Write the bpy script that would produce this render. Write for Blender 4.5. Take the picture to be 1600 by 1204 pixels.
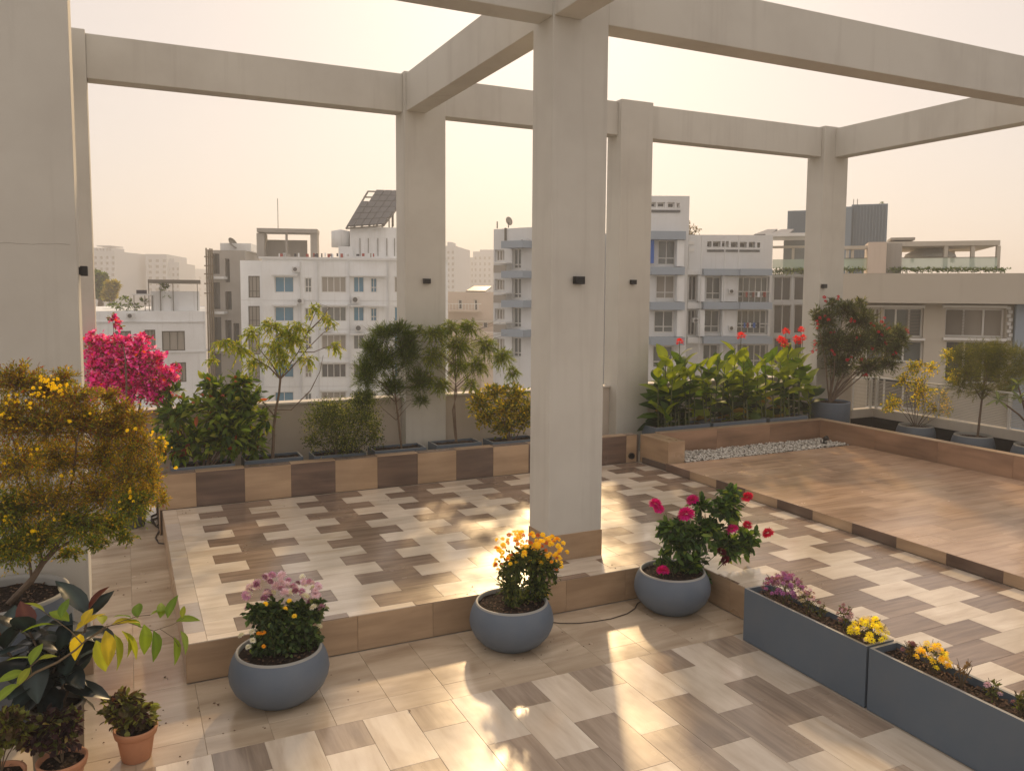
import bpy, math, random
import numpy as np
from mathutils import Matrix, Vector
random.seed(7); rng = np.random.default_rng(7)
D2R = math.radians
scene = bpy.context.scene
for o in list(bpy.data.objects): bpy.data.objects.remove(o)

# ------------------------------------------------------------------ camera
F, YAW, PITCH, ROLL, CY = 1255.757, .44886, .0814561, -.0059718, 560.06
def _cam():
    f = np.array([math.sin(YAW)*math.cos(PITCH), math.cos(YAW)*math.cos(PITCH), -math.sin(PITCH)])
    r = np.array([math.cos(YAW), -math.sin(YAW), 0.]); d = np.cross(f, r)
    c, s = math.cos(ROLL), math.sin(ROLL)
    return np.array([c*r+s*d, -s*r+c*d, f])
CM = _cam()
cam = bpy.data.cameras.new('camera'); co = bpy.data.objects.new('camera', cam)
scene.collection.objects.link(co); scene.camera = co
m = Matrix.Identity(4)
for i in range(3):
    m[i][0] = CM[0][i]; m[i][1] = -CM[1][i]; m[i][2] = -CM[2][i]
co.matrix_world = m
cam.sensor_width = 36; cam.sensor_fit = 'HORIZONTAL'; cam.lens = F/1600*36
cam.shift_y = -(602-CY)/1600
cam.clip_start = .1; cam.clip_end = 9000

# ------------------------------------------------------------------ light
VEIL, VEILC = .86, (6.1, 5.3, 4.75, 1)
SUN_AZ, SUN_EL = D2R(28), D2R(26)
world = bpy.data.worlds.new("World"); scene.world = world; world.use_nodes = True
nt = world.node_tree; nt.nodes.clear()
out = nt.nodes.new('ShaderNodeOutputWorld'); bg = nt.nodes.new('ShaderNodeBackground')
sky = nt.nodes.new('ShaderNodeTexSky'); sky.sky_type = 'NISHITA'; sky.sun_disc = False
sky.sun_elevation = SUN_EL; sky.sun_rotation = SUN_AZ
sky.air_density = 1.2; sky.dust_density = 2.0; sky.ozone_density = 1.0; sky.altitude = 20
tint = nt.nodes.new('ShaderNodeMixRGB'); tint.blend_type = 'MULTIPLY'; tint.inputs[0].default_value = 1
tint.inputs[2].default_value = (1.0, .94, .90, 1)
nt.links.new(sky.outputs[0], tint.inputs[1])
veil = nt.nodes.new('ShaderNodeMixRGB'); veil.inputs[0].default_value = VEIL      # even layer of smog over the clear sky
veil.inputs[2].default_value = VEILC
nt.links.new(tint.outputs[0], veil.inputs[1]); nt.links.new(veil.outputs[0], bg.inputs[0])
bg.inputs[1].default_value = .10; nt.links.new(bg.outputs[0], out.inputs[0])
sun = bpy.data.lights.new('sun', 'SUN'); so = bpy.data.objects.new('sun', sun); scene.collection.objects.link(so)
sun.energy = 2.15; sun.angle = D2R(2.6); sun.color = (1, .69, .36)
so.rotation_euler = (math.pi/2 - SUN_EL, 0, math.pi - SUN_AZ)
so.location = (20, 40, 30)
vs = scene.view_settings; vs.view_transform = 'Standard'; vs.look = 'None'; vs.gamma = 1; vs.use_curve_mapping = False
vs.exposure = 0.5
scene.render.engine = 'CYCLES'
scene.cycles.volume_bounces = 1
scene.cycles.max_bounces = 8

# ------------------------------------------------------------------ helpers
def ray(px, py): return CM.T @ np.array([(px-800)/F, (py-CY)/F, 1.])
def onY(px, py, Y): d = ray(px, py); return d*Y/d[1]
def onX(px, py, X): d = ray(px, py); return d*X/d[0]
def depth(P): return float(CM[2] @ np.array(P))
def C(r, g, b):
    f = lambda v: (v/255/12.92 if v/255 <= .04045 else ((v/255+.055)/1.055)**2.4)
    return (f(r), f(g), f(b), 1)
R = random.uniform

def link(o, parent=None):
    scene.collection.objects.link(o)
    if parent: o.parent = parent
    return o
def tag(o, label=None, cat=None, group=None, kind=None):
    if label: o['label'] = label
    if cat: o['category'] = cat
    if group: o['group'] = group
    if kind: o['kind'] = kind
    return o
def thing(name, label, cat, loc=(0, 0, 0), rz=0, group=None):
    o = bpy.data.objects.new(name, None); link(o); o.location = loc; o.rotation_euler = (0, 0, rz)
    o.empty_display_size = .1
    return tag(o, label, cat, group)
def struct(name, loc=(0, 0, 0)):
    o = bpy.data.objects.new(name, None); link(o); o.location = loc; o['kind'] = 'structure'; return o

class MB:
    def __init__(s): s.v = []; s.f = []; s.mi = []; s.col = None; s.m = 0
    def add(s, vs_, fs):
        b = len(s.v); s.v.extend([tuple(p) for p in vs_])
        for f in fs: s.f.append(tuple(i+b for i in f)); s.mi.append(s.m)
    def box(s, x0, x1, y0, y1, z0, z1):
        s.add([(x0, y0, z0), (x1, y0, z0), (x1, y1, z0), (x0, y1, z0), (x0, y0, z1), (x1, y0, z1), (x1, y1, z1), (x0, y1, z1)],
              [(0, 3, 2, 1), (4, 5, 6, 7), (0, 1, 5, 4), (1, 2, 6, 5), (2, 3, 7, 6), (3, 0, 4, 7)]); return s
    def cbox(s, x0, x1, y0, y1, z0, z1, c=.002):
        # box whose top edges are chamfered
        s.add([(x0, y0, z0), (x1, y0, z0), (x1, y1, z0), (x0, y1, z0),
               (x0, y0, z1-c), (x1, y0, z1-c), (x1, y1, z1-c), (x0, y1, z1-c),
               (x0+c, y0+c, z1), (x1-c, y0+c, z1), (x1-c, y1-c, z1), (x0+c, y1-c, z1)],
              [(0, 3, 2, 1), (0, 1, 5, 4), (1, 2, 6, 5), (2, 3, 7, 6), (3, 0, 4, 7),
               (4, 5, 9, 8), (5, 6, 10, 9), (6, 7, 11, 10), (7, 4, 8, 11), (8, 9, 10, 11)]); return s
    def quad(s, a, b, c, d): s.add([a, b, c, d], [(0, 1, 2, 3)]); return s
    def tube(s, pts, rad, n=6, cap=True):
        pts = [Vector(p) for p in pts]; N = len(pts)
        if not hasattr(rad, '__len__'): rad = [rad]*N
        vs_ = []; ref = Vector((0.31, 0.17, .93)).normalized()
        for i, p in enumerate(pts):
            t = (pts[min(i+1, N-1)]-pts[max(i-1, 0)])
            if t.length < 1e-9: t = Vector((0, 0, 1))
            t.normalize()
            a = t.cross(ref)
            if a.length < .1: a = t.cross(Vector((1, 0, 0)))
            a.normalize(); b = t.cross(a)
            for k in range(n):
                an = 2*math.pi*k/n; vs_.append(p+(a*math.cos(an)+b*math.sin(an))*rad[i])
        fs = [(i*n+k, i*n+(k+1) % n, (i+1)*n+(k+1) % n, (i+1)*n+k) for i in range(N-1) for k in range(n)]
        if cap: fs += [tuple(range(n))[::-1], tuple((N-1)*n+k for k in range(n))]
        s.add(vs_, fs); return s
    def lathe(s, prof, n=40, c=(0, 0, 0)):
        vs_ = []; N = len(prof)
        for r, z in prof:
            for k in range(n):
                a = 2*math.pi*k/n; vs_.append((c[0]+r*math.cos(a), c[1]+r*math.sin(a), c[2]+z))
        fs = [(i*n+k, i*n+(k+1) % n, (i+1)*n+(k+1) % n, (i+1)*n+k) for i in range(N-1) for k in range(n)]
        s.add(vs_, fs); return s
    def ball(s, c, r, n=6, squash=1):
        vs_ = [(c[0], c[1], c[2]-r*squash)]; rings = max(2, n//2)
        for i in range(1, rings):
            ph = math.pi*i/rings
            for k in range(n):
                a = 2*math.pi*k/n
                vs_.append((c[0]+r*math.sin(ph)*math.cos(a), c[1]+r*math.sin(ph)*math.sin(a), c[2]-r*math.cos(ph)*squash))
        vs_.append((c[0], c[1], c[2]+r*squash)); L = len(vs_)-1
        fs = [(0, 1+(k+1) % n, 1+k) for k in range(n)]
        for i in range(rings-2):
            fs += [(1+i*n+k, 1+i*n+(k+1) % n, 1+(i+1)*n+(k+1) % n, 1+(i+1)*n+k) for k in range(n)]
        fs += [(L, 1+(rings-2)*n+k, 1+(rings-2)*n+(k+1) % n) for k in range(n)]
        s.add(vs_, fs); return s
    def mesh(s, name, mats, smooth=False):
        me = bpy.data.meshes.new(name); me.from_pydata([tuple(map(float, p)) for p in s.v], [], s.f)
        if not isinstance(mats, (list, tuple)): mats = [mats]
        for mm in mats: me.materials.append(mm)
        if len(mats) > 1: me.polygons.foreach_set('material_index', s.mi)
        if smooth: me.polygons.foreach_set('use_smooth', [True]*len(s.f))
        me.update(); return me
    def build(s, name, mats, parent=None, smooth=False, loc=None, kind=None):
        o = bpy.data.objects.new(name, s.mesh(name, mats, smooth)); link(o, parent)
        if loc: o.location = loc
        if kind: o['kind'] = kind
        return o
def inst(me, name, parent, loc, rot=(0, 0, 0), sc=1):
    o = bpy.data.objects.new(name, me); link(o, parent); o.location = loc; o.rotation_euler = rot
    if sc != 1: o.scale = (sc, sc, sc) if not hasattr(sc, '__len__') else sc
    return o
def bevel(o, w=.01, seg=2):
    b = o.modifiers.new('bevel', 'BEVEL'); b.width = w; b.segments = seg; b.limit_method = 'ANGLE'; return o

# ------------------------------------------------------------------ materials
def mat(name, base=(.5, .5, .5, 1), rough=.6, spec=.5, metal=0):
    mm = bpy.data.materials.new(name); mm.use_nodes = True
    b = mm.node_tree.nodes['Principled BSDF']; b.inputs['Base Color'].default_value = base
    b.inputs['Roughness'].default_value = rough; b.inputs['Specular IOR Level'].default_value = spec
    b.inputs['Metallic'].default_value = metal
    return mm, mm.node_tree, b
def N(t, typ, **k):
    n = t.nodes.new(typ)
    for a, b in k.items(): setattr(n, a, b)
    return n
def noise(t, vec, scale, detail=5, rough=.55, dist=0):
    n = N(t, 'ShaderNodeTexNoise'); n.inputs['Scale'].default_value = scale; n.inputs['Detail'].default_value = detail
    n.inputs['Roughness'].default_value = rough; n.inputs['Distortion'].default_value = dist
    if vec is not None: t.links.new(vec, n.inputs['Vector'])
    return n.outputs[0]
def ramp(t, fac, stops):
    r = N(t, 'ShaderNodeValToRGB'); el = r.color_ramp.elements
    while len(el) < len(stops): el.new(.5)
    for e, (p, c) in zip(el, stops): e.position = p; e.color = c if len(c) == 4 else (*c, 1)
    t.links.new(fac, r.inputs[0]); return r.outputs[0]
def mapping(t, src, scale=(1, 1, 1), rot=(0, 0, 0)):
    mp = N(t, 'ShaderNodeMapping'); mp.inputs['Scale'].default_value = scale; mp.inputs['Rotation'].default_value = rot
    t.links.new(src, mp.inputs['Vector']); return mp.outputs[0]
def mixc(t, a, b, fac, mode='MIX'):
    n = N(t, 'ShaderNodeMixRGB', blend_type=mode)
    for i, x in ((0, fac), (1, a), (2, b)):
        if hasattr(x, 'is_output'): t.links.new(x, n.inputs[i])
        else: n.inputs[i].default_value = x
    return n.outputs[0]
def bump(t, b, h, strength=.2, dist=.01):
    n = N(t, 'ShaderNodeBump'); n.inputs['Strength'].default_value = strength; n.inputs['Distance'].default_value = dist
    t.links.new(h, n.inputs['Height']); t.links.new(n.outputs[0], b.inputs['Normal'])
def objvec(t, randomise=True):
    tc = N(t, 'ShaderNodeTexCoord')
    if not randomise: return tc.outputs['Object'], None
    oi = N(t, 'ShaderNodeObjectInfo'); mu = N(t, 'ShaderNodeMath', operation='MULTIPLY'); mu.inputs[1].default_value = 57.
    t.links.new(oi.outputs['Random'], mu.inputs[0]); ad = N(t, 'ShaderNodeVectorMath', operation='ADD')
    t.links.new(tc.outputs['Object'], ad.inputs[0]); t.links.new(mu.outputs[0], ad.inputs[1])
    return ad.outputs[0], oi.outputs['Random']

def wood_tile(name, pale, mid, dark, rough=.2, amt=.5, sc=(1.6, 14, 14), var=.12, rvar=.12):
    mm, t, b = mat(name, pale, rough, .85)
    v, rnd = objvec(t)
    n1 = noise(t, mapping(t, v, sc), 1.0, 6, .6, .6)
    n2 = noise(t, mapping(t, v, (sc[0]*.7, sc[1]*.28, sc[2]*.28)), 1.0, 3, .5, 1.2)
    c1 = ramp(t, n1, [(.30, dark), (.5, mid), (.68, pale)])
    c2 = ramp(t, n2, [(.35, dark), (.62, pale)])
    c = mixc(t, c1, c2, amt)
    g = N(t, 'ShaderNodeMapRange'); g.inputs[3].default_value = 1-var; g.inputs[4].default_value = 1+var
    t.links.new(rnd, g.inputs[0])
    c = mixc(t, c, g.outputs[0], 1., 'MULTIPLY')
    tc = N(t, 'ShaderNodeNewGeometry')
    dirt = ramp(t, noise(t, tc.outputs['Position'], .9, 5, .65), [(.35, (.86, .84, .81)), (.62, (1, 1, 1))]); c = mixc(t, c, dirt, 1., 'MULTIPLY')
    t.links.new(c, b.inputs['Base Color'])
    rr = ramp(t, noise(t, tc.outputs['Position'], 1.3, 4, .6), [(.3, (rough-rvar*.4,)*3), (.75, (rough+rvar,)*3)])
    t.links.new(rr, b.inputs['Roughness'])
    bump(t, b, n1, .04, .002)
    return mm
def plaster(name, base, dark, rough=.85, stain=.35, scale=1.2, bmp=.15, streak=True):
    mm, t, b = mat(name, base, rough, .25)
    tc = N(t, 'ShaderNodeTexCoord'); v = tc.outputs['Object']
    n1 = noise(t, v, scale, 6, .6)
    c = mixc(t, base, dark, ramp(t, n1, [(.42, (0, 0, 0)), (.75, (stain,)*3)]))
    if streak:
        n2 = noise(t, mapping(t, v, (7, 7, .35)), 1.0, 4, .6)
        c = mixc(t, c, dark, ramp(t, n2, [(.55, (0, 0, 0)), (.8, (stain*.9,)*3)]))
    n3 = noise(t, v, 60, 3)
    t.links.new(c, b.inputs['Base Color'])
    bump(t, b, mixc(t, n1, n3, .5), bmp, .01)
    return mm

M = {}
M['concrete'] = plaster('painted_concrete', (.61, .60, .55, 1), (.45, .43, .39, 1), .8, .6, .9)
M['parapet'] = plaster('parapet_render', (.55, .49, .42, 1), (.42, .37, .32, 1), .85, .4, 1.5)
M['cap'] = plaster('cap_render', (.62, .58, .52, 1), (.45, .42, .37, 1), .7, .4)
M['tile_pale'] = wood_tile('pale_wood_look_tile', (.81, .73, .615, 1), (.73, .64, .52, 1), (.55, .45, .34, 1), .17, .5)
M['tile_dark'] = wood_tile('brown_wood_look_tile', (.34, .255, .195, 1), (.24, .17, .125, 1), (.145, .10, .072, 1), .2, .4, (1.4, 22, 22))
M['tile_taupe'] = wood_tile('taupe_wood_look_tile', (.49, .40, .31, 1), (.37, .29, .22, 1), (.235, .18, .135, 1), .2, .4, (1.4, 20, 20))
M['tile_greige'] = wood_tile('greige_wood_look_tile', (.56, .51, .46, 1), (.50, .45, .40, 1), (.43, .38, .335, 1), .17, .5)
M['tile_border'] = wood_tile('beige_border_tile', (.70, .59, .45, 1), (.57, .46, .33, 1), (.38, .29, .20, 1), .17, .6, (1.0, 9, 9), .05)
M['tile_riser'] = wood_tile('tan_riser_tile', (.52, .37, .235, 1), (.44, .305, .19, 1), (.32, .215, .13, 1), .3, .5, (1.2, 12, 12), .07)
M['tile_deck'] = wood_tile('red_brown_deck_tile', (.60, .43, .30, 1), (.50, .345, .23, 1), (.34, .22, .14, 1), .19, .4, (1.0, 12, 12), .13)
M['tile_rim'] = wood_tile('red_brown_rim_tile', (.42, .255, .16, 1), (.32, .185, .11, 1), (.15, .085, .05, 1), .35, .6, (.9, 9, 9), .05)
M['grout'] = mat('grout', (.42, .37, .30, 1), .9)[0]
M['panel_dark'] = wood_tile('dark_brown_panel_tile', (.20, .13, .095, 1), (.125, .078, .056, 1), (.07, .042, .03, 1), .3, .5, (1.4, 16, 16), .08)
M['grout_dark'] = mat('dark_grout', (.12, .09, .07, 1), .9)[0]
M['black'] = mat('black_metal', (.012, .012, .012, 1), .4)[0]
M['cable'] = mat('cable_rubber', (.05, .035, .025, 1), .6)[0]
def speckle(name, base, dark, rough, scale=3, b_=.05):
    mm, t, b = mat(name, base, rough)
    tc = N(t, 'ShaderNodeTexCoord'); n = noise(t, tc.outputs['Object'], scale, 6, .6); n2 = noise(t, tc.outputs['Object'], 90, 2)
    c = mixc(t, base, dark, ramp(t, n, [(.4, (0, 0, 0)), (.8, (.6,)*3)])); t.links.new(c, b.inputs['Base Color'])
    bump(t, b, n2, b_, .003); return mm
M['bowl'] = speckle('slate_blue_fibre', (.105, .138, .185, 1), (.15, .175, .205, 1), .5, 5)
M['bowl_lip'] = speckle('sunlit_slate_lip', (.33, .33, .31, 1), (.22, .22, .21, 1), .6)  # slate rims coloured paler than the pots, sunlight put into the colour
M['box_planter'] = speckle('blue_grey_planter', (.098, .135, .18, 1), (.135, .16, .19, 1), .42, 4)
M['terracotta'] = speckle('terracotta', (.50, .235, .125, 1), (.36, .16, .09, 1), .75, 8)
M['pale_clay'] = speckle('pale_clay', (.42, .33, .25, 1), (.28, .2, .14, 1), .8, 8)
M['stone_pot'] = speckle('patterned_grey_pot', (.28, .25, .20, 1), (.12, .10, .08, 1), .8, 22, .4)
def soilm():
    mm, t, b = mat('soil', (.06, .04, .028, 1), .95, .2)
    tc = N(t, 'ShaderNodeTexCoord'); n = noise(t, tc.outputs['Object'], 45, 6, .7)
    t.links.new(ramp(t, n, [(.35, (.012, .008, .006)), (.55, (.038, .025, .017)), (.72, (.13, .085, .055))]), b.inputs['Base Color'])
    bump(t, b, n, 1., .05); return mm
M['soil'] = soilm()
M['mulch'] = speckle('mulch', (.13, .075, .045, 1), (.04, .025, .015, 1), .9, 30)
def stonem():
    mm, t, b = mat('pebble', (.55, .53, .48, 1), .7); 
    geo = N(t, 'ShaderNodeNewGeometry'); t.links.new(ramp(t, geo.outputs['Random Per Island'], [(0, (.36, .34, .3)), (.5, (.6, .57, .51)), (1, (.75, .73, .68))]), b.inputs['Base Color']); return mm
M['pebble'] = stonem()
def leafm(name, trans=.45, rough=.62):
    mm, t, b = mat(name, (.06, .1, .02, 1), rough, .35)
    a = N(t, 'ShaderNodeAttribute'); a.attribute_name = 'Col'
    t.links.new(a.outputs['Color'], b.inputs['Base Color'])
    tr = N(t, 'ShaderNodeBsdfTranslucent'); t.links.new(mixc(t, a.outputs['Color'], (1.7, 1.6, .7, 1), 1, 'MULTIPLY'), tr.inputs[0])
    mx = N(t, 'ShaderNodeMixShader'); mx.inputs[0].default_value = trans
    t.links.new(b.outputs[0], mx.inputs[1]); t.links.new(tr.outputs[0], mx.inputs[2])
    t.links.new(mx.outputs[0], t.nodes['Material Output'].inputs[0]); return mm
M['leaf'] = leafm('leaf'); M['petal'] = leafm('petal', .3, .7); M['waxy'] = leafm('waxy_leaf', .12, .28)
M['bark'] = speckle('bark', (.16, .115, .08, 1), (.08, .055, .04, 1), .9, 20, .5)
M['twig'] = speckle('twig', (.15, .11, .065, 1), (.09, .06, .035, 1), .9, 20)
M['stem'] = speckle('green_stem', (.09, .11, .035, 1), (.07, .06, .03, 1), .7, 20)
def solid(name, c, r=.7, s=.4, metal=0): M[name] = mat(name, c if len(c) == 4 else (*c, 1), r, s, metal)[0]
M['white_wall'] = plaster('white_building_paint', (.83, .86, .88, 1), (.46, .45, .42, 1), .85, .45, .35)
M['white_wall2'] = plaster('offwhite_building_paint', (.72, .74, .75, 1), (.40, .39, .36, 1), .85, .4, .3)
M['grey_wall'] = plaster('raw_cement', (.36, .34, .31, 1), (.22, .2, .18, 1), .9, .6, .4)
M['beige_wall'] = plaster('beige_building_paint', (.62, .53, .45, 1), (.46, .38, .31, 1), .85, .4, .3)
M['sand_wall'] = plaster('sand_building_paint', (.55, .51, .44, 1), (.41, .37, .31, 1), .85, .35, .3)
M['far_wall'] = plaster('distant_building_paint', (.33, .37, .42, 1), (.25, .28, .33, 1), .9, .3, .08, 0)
solid('band', (.30, .36, .43), .6); solid('trim_white', (.74, .74, .72), .5); solid('bluepane', (.07, .24, .38), .3, .4)
solid('darkpane', (.07, .075, .08), .12, .6); solid('greypane', (.16, .18, .18), .15, .6); solid('curtain', (.34, .31, .27), .5)
solid('steel', (.14, .13, .11), .6); solid('sheet_blue', (.17, .22, .27), .45); solid('panel', (.06, .06, .065), .3)
solid('louvre', (.42, .40, .36), .5); solid('hedge', (.035, .06, .015), .8); solid('cloth_red', (.35, .06, .05), .8); solid('cloth_dark', (.03, .03, .05), .8)
solid('cloth_blue', (.03, .12, .45), .7); solid('asphalt', (.16, .15, .13), .95)
def glassm():
    mm, t, b = mat('green_glass', (.55, .68, .58, 1), .08); b.inputs['Alpha'].default_value = .55; return mm
M['rail_glass'] = glassm()
M['road_ground'] = plaster('city_ground', (.22, .20, .17, 1), (.14, .13, .11, 1), .95, .5, .01, 0)

# ------------------------------------------------------------------ haze
hz = MB().box(-3200, 3200, -1500, 3400, -29, 17).build('haze', [])
mm = bpy.data.materials.new('haze_air'); mm.use_nodes = True; t = mm.node_tree; t.nodes.clear()
o_ = t.nodes.new('ShaderNodeOutputMaterial'); pv = t.nodes.new('ShaderNodeVolumePrincipled')
pv.inputs['Color'].default_value = (.92, .93, .96, 1); pv.inputs['Density'].default_value = .0030; pv.inputs['Anisotropy'].default_value = .25
t.links.new(pv.outputs[0], o_.inputs['Volume']); hz.data.materials.append(mm); hz['kind'] = 'stuff'

# ------------------------------------------------------------------ setting: ground and floors
GZ = -28.
g = MB().quad((-3100, -1400, GZ), (3100, -1400, GZ), (3100, 3300, GZ), (-3100, 3300, GZ)).build('ground', M['road_ground']); g['kind'] = 'structure'
L0, PL, DK = -2.70, -2.42, -2.31       # lower floor, platform and deck levels
_tc = {}
def tile(parent, x0, x1, y0, y1, z, m_, along='x', name='tile', gap=.0008, th=.006):
    """tile lying flat; grain along x or y"""
    lx, ly = x1-x0-2*gap, y1-y0-2*gap
    if lx < .012 or ly < .012: return
    if along == 'y': lx, ly = ly, lx
    k = (round(lx, 3), round(ly, 3), m_, th)
    if k not in _tc: _tc[k] = MB().cbox(-lx/2, lx/2, -ly/2, ly/2, -th, 0, .0012).mesh('tile', M[m_])
    o = inst(_tc[k], name, parent, ((x0+x1)/2, (y0+y1)/2, z+R(-.0003, .0003)), (R(-.0012, .0012), R(-.0012, .0012), 0 if along == 'x' else math.pi/2))
    return o
_tv = {}
def vtile(parent, axis, a0, a1, z0, z1, pos, m_, name='tile', th=.008, gap=.001, grain='x'):
    """tile on a wall. axis 'x': runs along x and faces -y at y=pos; axis 'y': runs along y and faces -x; 'Y': faces +x"""
    la, lz = a1-a0-2*gap, z1-z0-2*gap
    k = (round(la, 3), round(lz, 3), m_, th)
    if k not in _tv: _tv[k] = MB().cbox(-la/2, la/2, -lz/2, lz/2, -th, 0, .0012).mesh('tile', M[m_])
    ca, cz = (a0+a1)/2, (z0+z1)/2
    if axis == 'x': return inst(_tv[k], name, parent, (ca, pos, cz), (math.pi/2, 0, 0))
    if axis == 'y': return inst(_tv[k], name, parent, (pos, ca, cz), (math.pi/2, 0, -math.pi/2))
    return inst(_tv[k], name, parent, (pos, ca, cz), (math.pi/2, 0, math.pi/2))

# lower terrace floor
lf = struct('lower_floor')
MB().box(-3.5, 4.9, -1.0, 10.9, L0-.3, L0-.0055).build('floor_base', M['grout'], lf)
T = .3
X0 = .98; Y1 = 4.815                      # pattern origin: columns from X0, starting at Y1 and running towards the camera
def clip(p, a0, a1, b0, b1): return max(p[0], a0), min(p[1], a1), max(p[2], b0), min(p[3], b1)
for i in range(-6, 12):
    xa = X0+i*T; xb = min(xa+T, 4.285)
    if xa > 4.27: break
    y = Y1; even = (i % 2 == 0); k = 0
    first = True
    while y > 1.2:
        if even and first: ln = T; m_ = 'tile_taupe'
        else:
            ln = 2*T; m_ = 'tile_pale' if k % 2 == 0 else 'tile_taupe'; k += 1
        first = False
        if y-ln < 3.4 and xb < .5 and y < 3.9: pass
        mm_ = m_
        tile(lf, xa, xb, y-ln, y, L0, mm_, 'y'); y -= ln
        if y < 2.6 and xb < 2.2: break
# border strips between pattern and step, and the long aisle on the left
xs = [-2.4, -2.0, -1.6, -1.2, -.8, -.42, -.02, .36, .74, 1.12, 1.51, 1.90, 2.30, 2.70, 3.10, 3.50, 3.90, 4.30, 4.56]
ysr = [4.815, 5.02, 5.77]
for a, b in zip(xs[:-1], xs[1:]):
    for c_, d_ in zip(ysr[:-1], ysr[1:]):
        if a >= 4.3 and d_ < 5.0: continue
        tile(lf, a, b, c_, d_, L0, 'tile_border', 'x')
for a, b in zip([-1.4, -.8, -.42, -.02], [-.8, -.42, -.02, .31]):
    y = 5.77
    while y < 10.4:
        tile(lf, a, b, y, y+.75, L0, 'tile_border', 'x'); y += .75
for a, b in zip(xs[:-1], xs[1:]):
    if b <= -.8: 
        y = 4.815
        while y > 2.8: tile(lf, a, b, y-.75, y, L0, 'tile_border', 'x'); y -= .75

# raised platform
pf = struct('raised_platform')
PG = M['grout']
PX0, PX1, PYF, PXC, PYB, PXD = .31, 4.57, 5.785, 4.57, 9.54, 6.61
MB().box(PX0+.01, PX1, PYF+.01, 10.6, L0-.0, PL-.0055).build('platform_base', PG, pf)
MB().box(PXC+.01, 7.2, -.5, 10.6, L0-.01, PL-.0056).build('platform_base', PG, pf)
q = .2625
def ptile(xa, xb, ya, yb, m_):
    # clip against the L-shaped outline
    xa = max(xa, .45); xb = min(xb, 6.60); yb = min(yb, 9.53)
    if xb-xa < .02 or yb-ya < .02: return
    if ya < PYF-.001:
        if yb > PYF+.001:      # row crossing the front edge
            if xa < PXC: tile(pf, xa, min(xb, PXC), PYF, yb, PL, m_, 'x'); 
            if xb > PXC: tile(pf, max(xa, PXC), xb, ya, yb, PL, m_, 'x')
            return
        xa = max(xa, PXC)
        if xb-xa < .02: return
    # main column footprint
    if xb > 3.37 and xa < 3.925 and yb > 6.22 and ya < 6.6 and xa > 3.3 and xb < 4.0: return
    tile(pf, xa, xb, ya, yb, PL, m_, 'x')
j = 0; ytop = 9.51+.26; 
while True:
    yb = 9.51-.26*(j-1); ya = yb-.26; 
    if yb < 1.6: break
    if j % 2 == 1: x0 = .92; cells = [(.40, .92, 'tile_pale')]
    else: x0 = .66; cells = [(.40, .66, 'tile_pale')]
    for k in range(13):
        cells.append((x0+2*q*k, x0+2*q*(k+1), 'tile_dark' if k % 2 == 0 else 'tile_pale'))
    for a, b, m_ in cells:
        if j % 2 == 0:      # odd rows end in a square pale tile beside the deck
            if a >= 6.37: continue
            if b > 6.37 and a < 6.37: b = 6.37
        ptile(a, b, ya, yb, m_)
    if j % 2 == 0: ptile(6.37, 6.605, ya, yb, 'tile_pale')
    j += 1
y = 9.53; k = 0
while y > 5.85:
    ya = max(y-.594, PYF); tile(pf, PX0, .45, ya, y, PL, 'tile_pale' if k % 2 == 0 else 'tile_greige', 'x'); y = ya; k += 1
# risers
a = PX0
while a < 4.56:
    b = min(a+.60, 4.565); vtile(pf, 'x', a, b, L0+.001, PL-.0055, PYF-.002, 'tile_riser'); a = b
y = PYF
while y > 1.5:
    vtile(pf, 'y', max(y-.6, 1.4), y, L0+.001, PL-.0055, PXC-.002, 'tile_riser'); y -= .6
y = 9.53
while y > PYF+.01:
    vtile(pf, 'y', max(y-.6, PYF), y, L0+.001, PL-.0055, PX0-.002, 'tile_riser'); y -= .6

# deck
dk = struct('deck')
MB().box(6.63, 10.09, 0, 8.78, PL, DK-.0055).build('deck_base', M['grout_dark'], dk)
MB().box(6.63, 10.09, 8.78, 9.44, PL, DK-.03).build('gravel_bed', M['grout_dark'], dk)
y = 8.78; r_ = 0
while y > 2.2:
    x = 6.615-(r_ % 3)*.35; 
    while x < 10.08:
        xa = max(x, 6.615); xb = min(x+1.05, 10.085)
        tile(dk, xa, xb, y-.262, y, DK, 'tile_deck', 'x'); x += 1.05
    y -= .262; r_ += 1
y = 8.86; k = 0
while y > 2.2:
    vtile(dk, 'y', y-.523, y, PL+.001, DK-.001, 6.612, 'panel_dark' if k % 2 == 0 else 'tile_riser'); y -= .523; k += 1
# low tiled wall behind the platform, its return and the deck rim
lw = thing('low_wall', 'low tiled ledge wall of alternating dark and pale panels behind the platform', 'wall', (.28, 9.54, PL))
def W(parent, *a): return [v for v in a]
MB().box(0, 6.36, .012, .13, -.28, .39).build('wall_core', M['grout_dark'], lw)
pan = [.28, .665]+[.665+.5235*k for k in range(1, 12)]+[6.60]
pan = [p for p in pan if p < 6.59]+[6.60]
for k in range(len(pan)-1):
    a, b = pan[k]-.28, pan[k+1]-.28
    dark = k % 2 == 1
    vtile(lw, 'x', a, b, .002, .392, 0, 'panel_dark' if dark else 'tile_riser', 'panel', .01)
    tile(lw, a, b, 0, .14, .402, 'tile_riser' if dark else 'tile_dark', 'x', 'coping_tile', .001, .009)
vtile(lw, 'y', 0.0, .13, -.27, .39, -.002, 'tile_riser', 'panel')
rt = thing('short_return_wall', 'short beige tiled return wall between the platform and the gravel strip', 'wall', (6.66, 8.87, PL))
MB().box(.01, .27, .01, .66, 0, .385).build('wall_core', M['grout_dark'], rt)
vtile(rt, 'y', 0, .67, .001, .388, 0, 'tile_riser', 'panel', .01); vtile(rt, 'x', 0.0, .28, .001, .388, 0, 'tile_riser', 'panel', .01)
vtile(rt, 'Y', 0, .67, .001, .388, .28, 'tile_rim', 'panel', .01)
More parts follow.
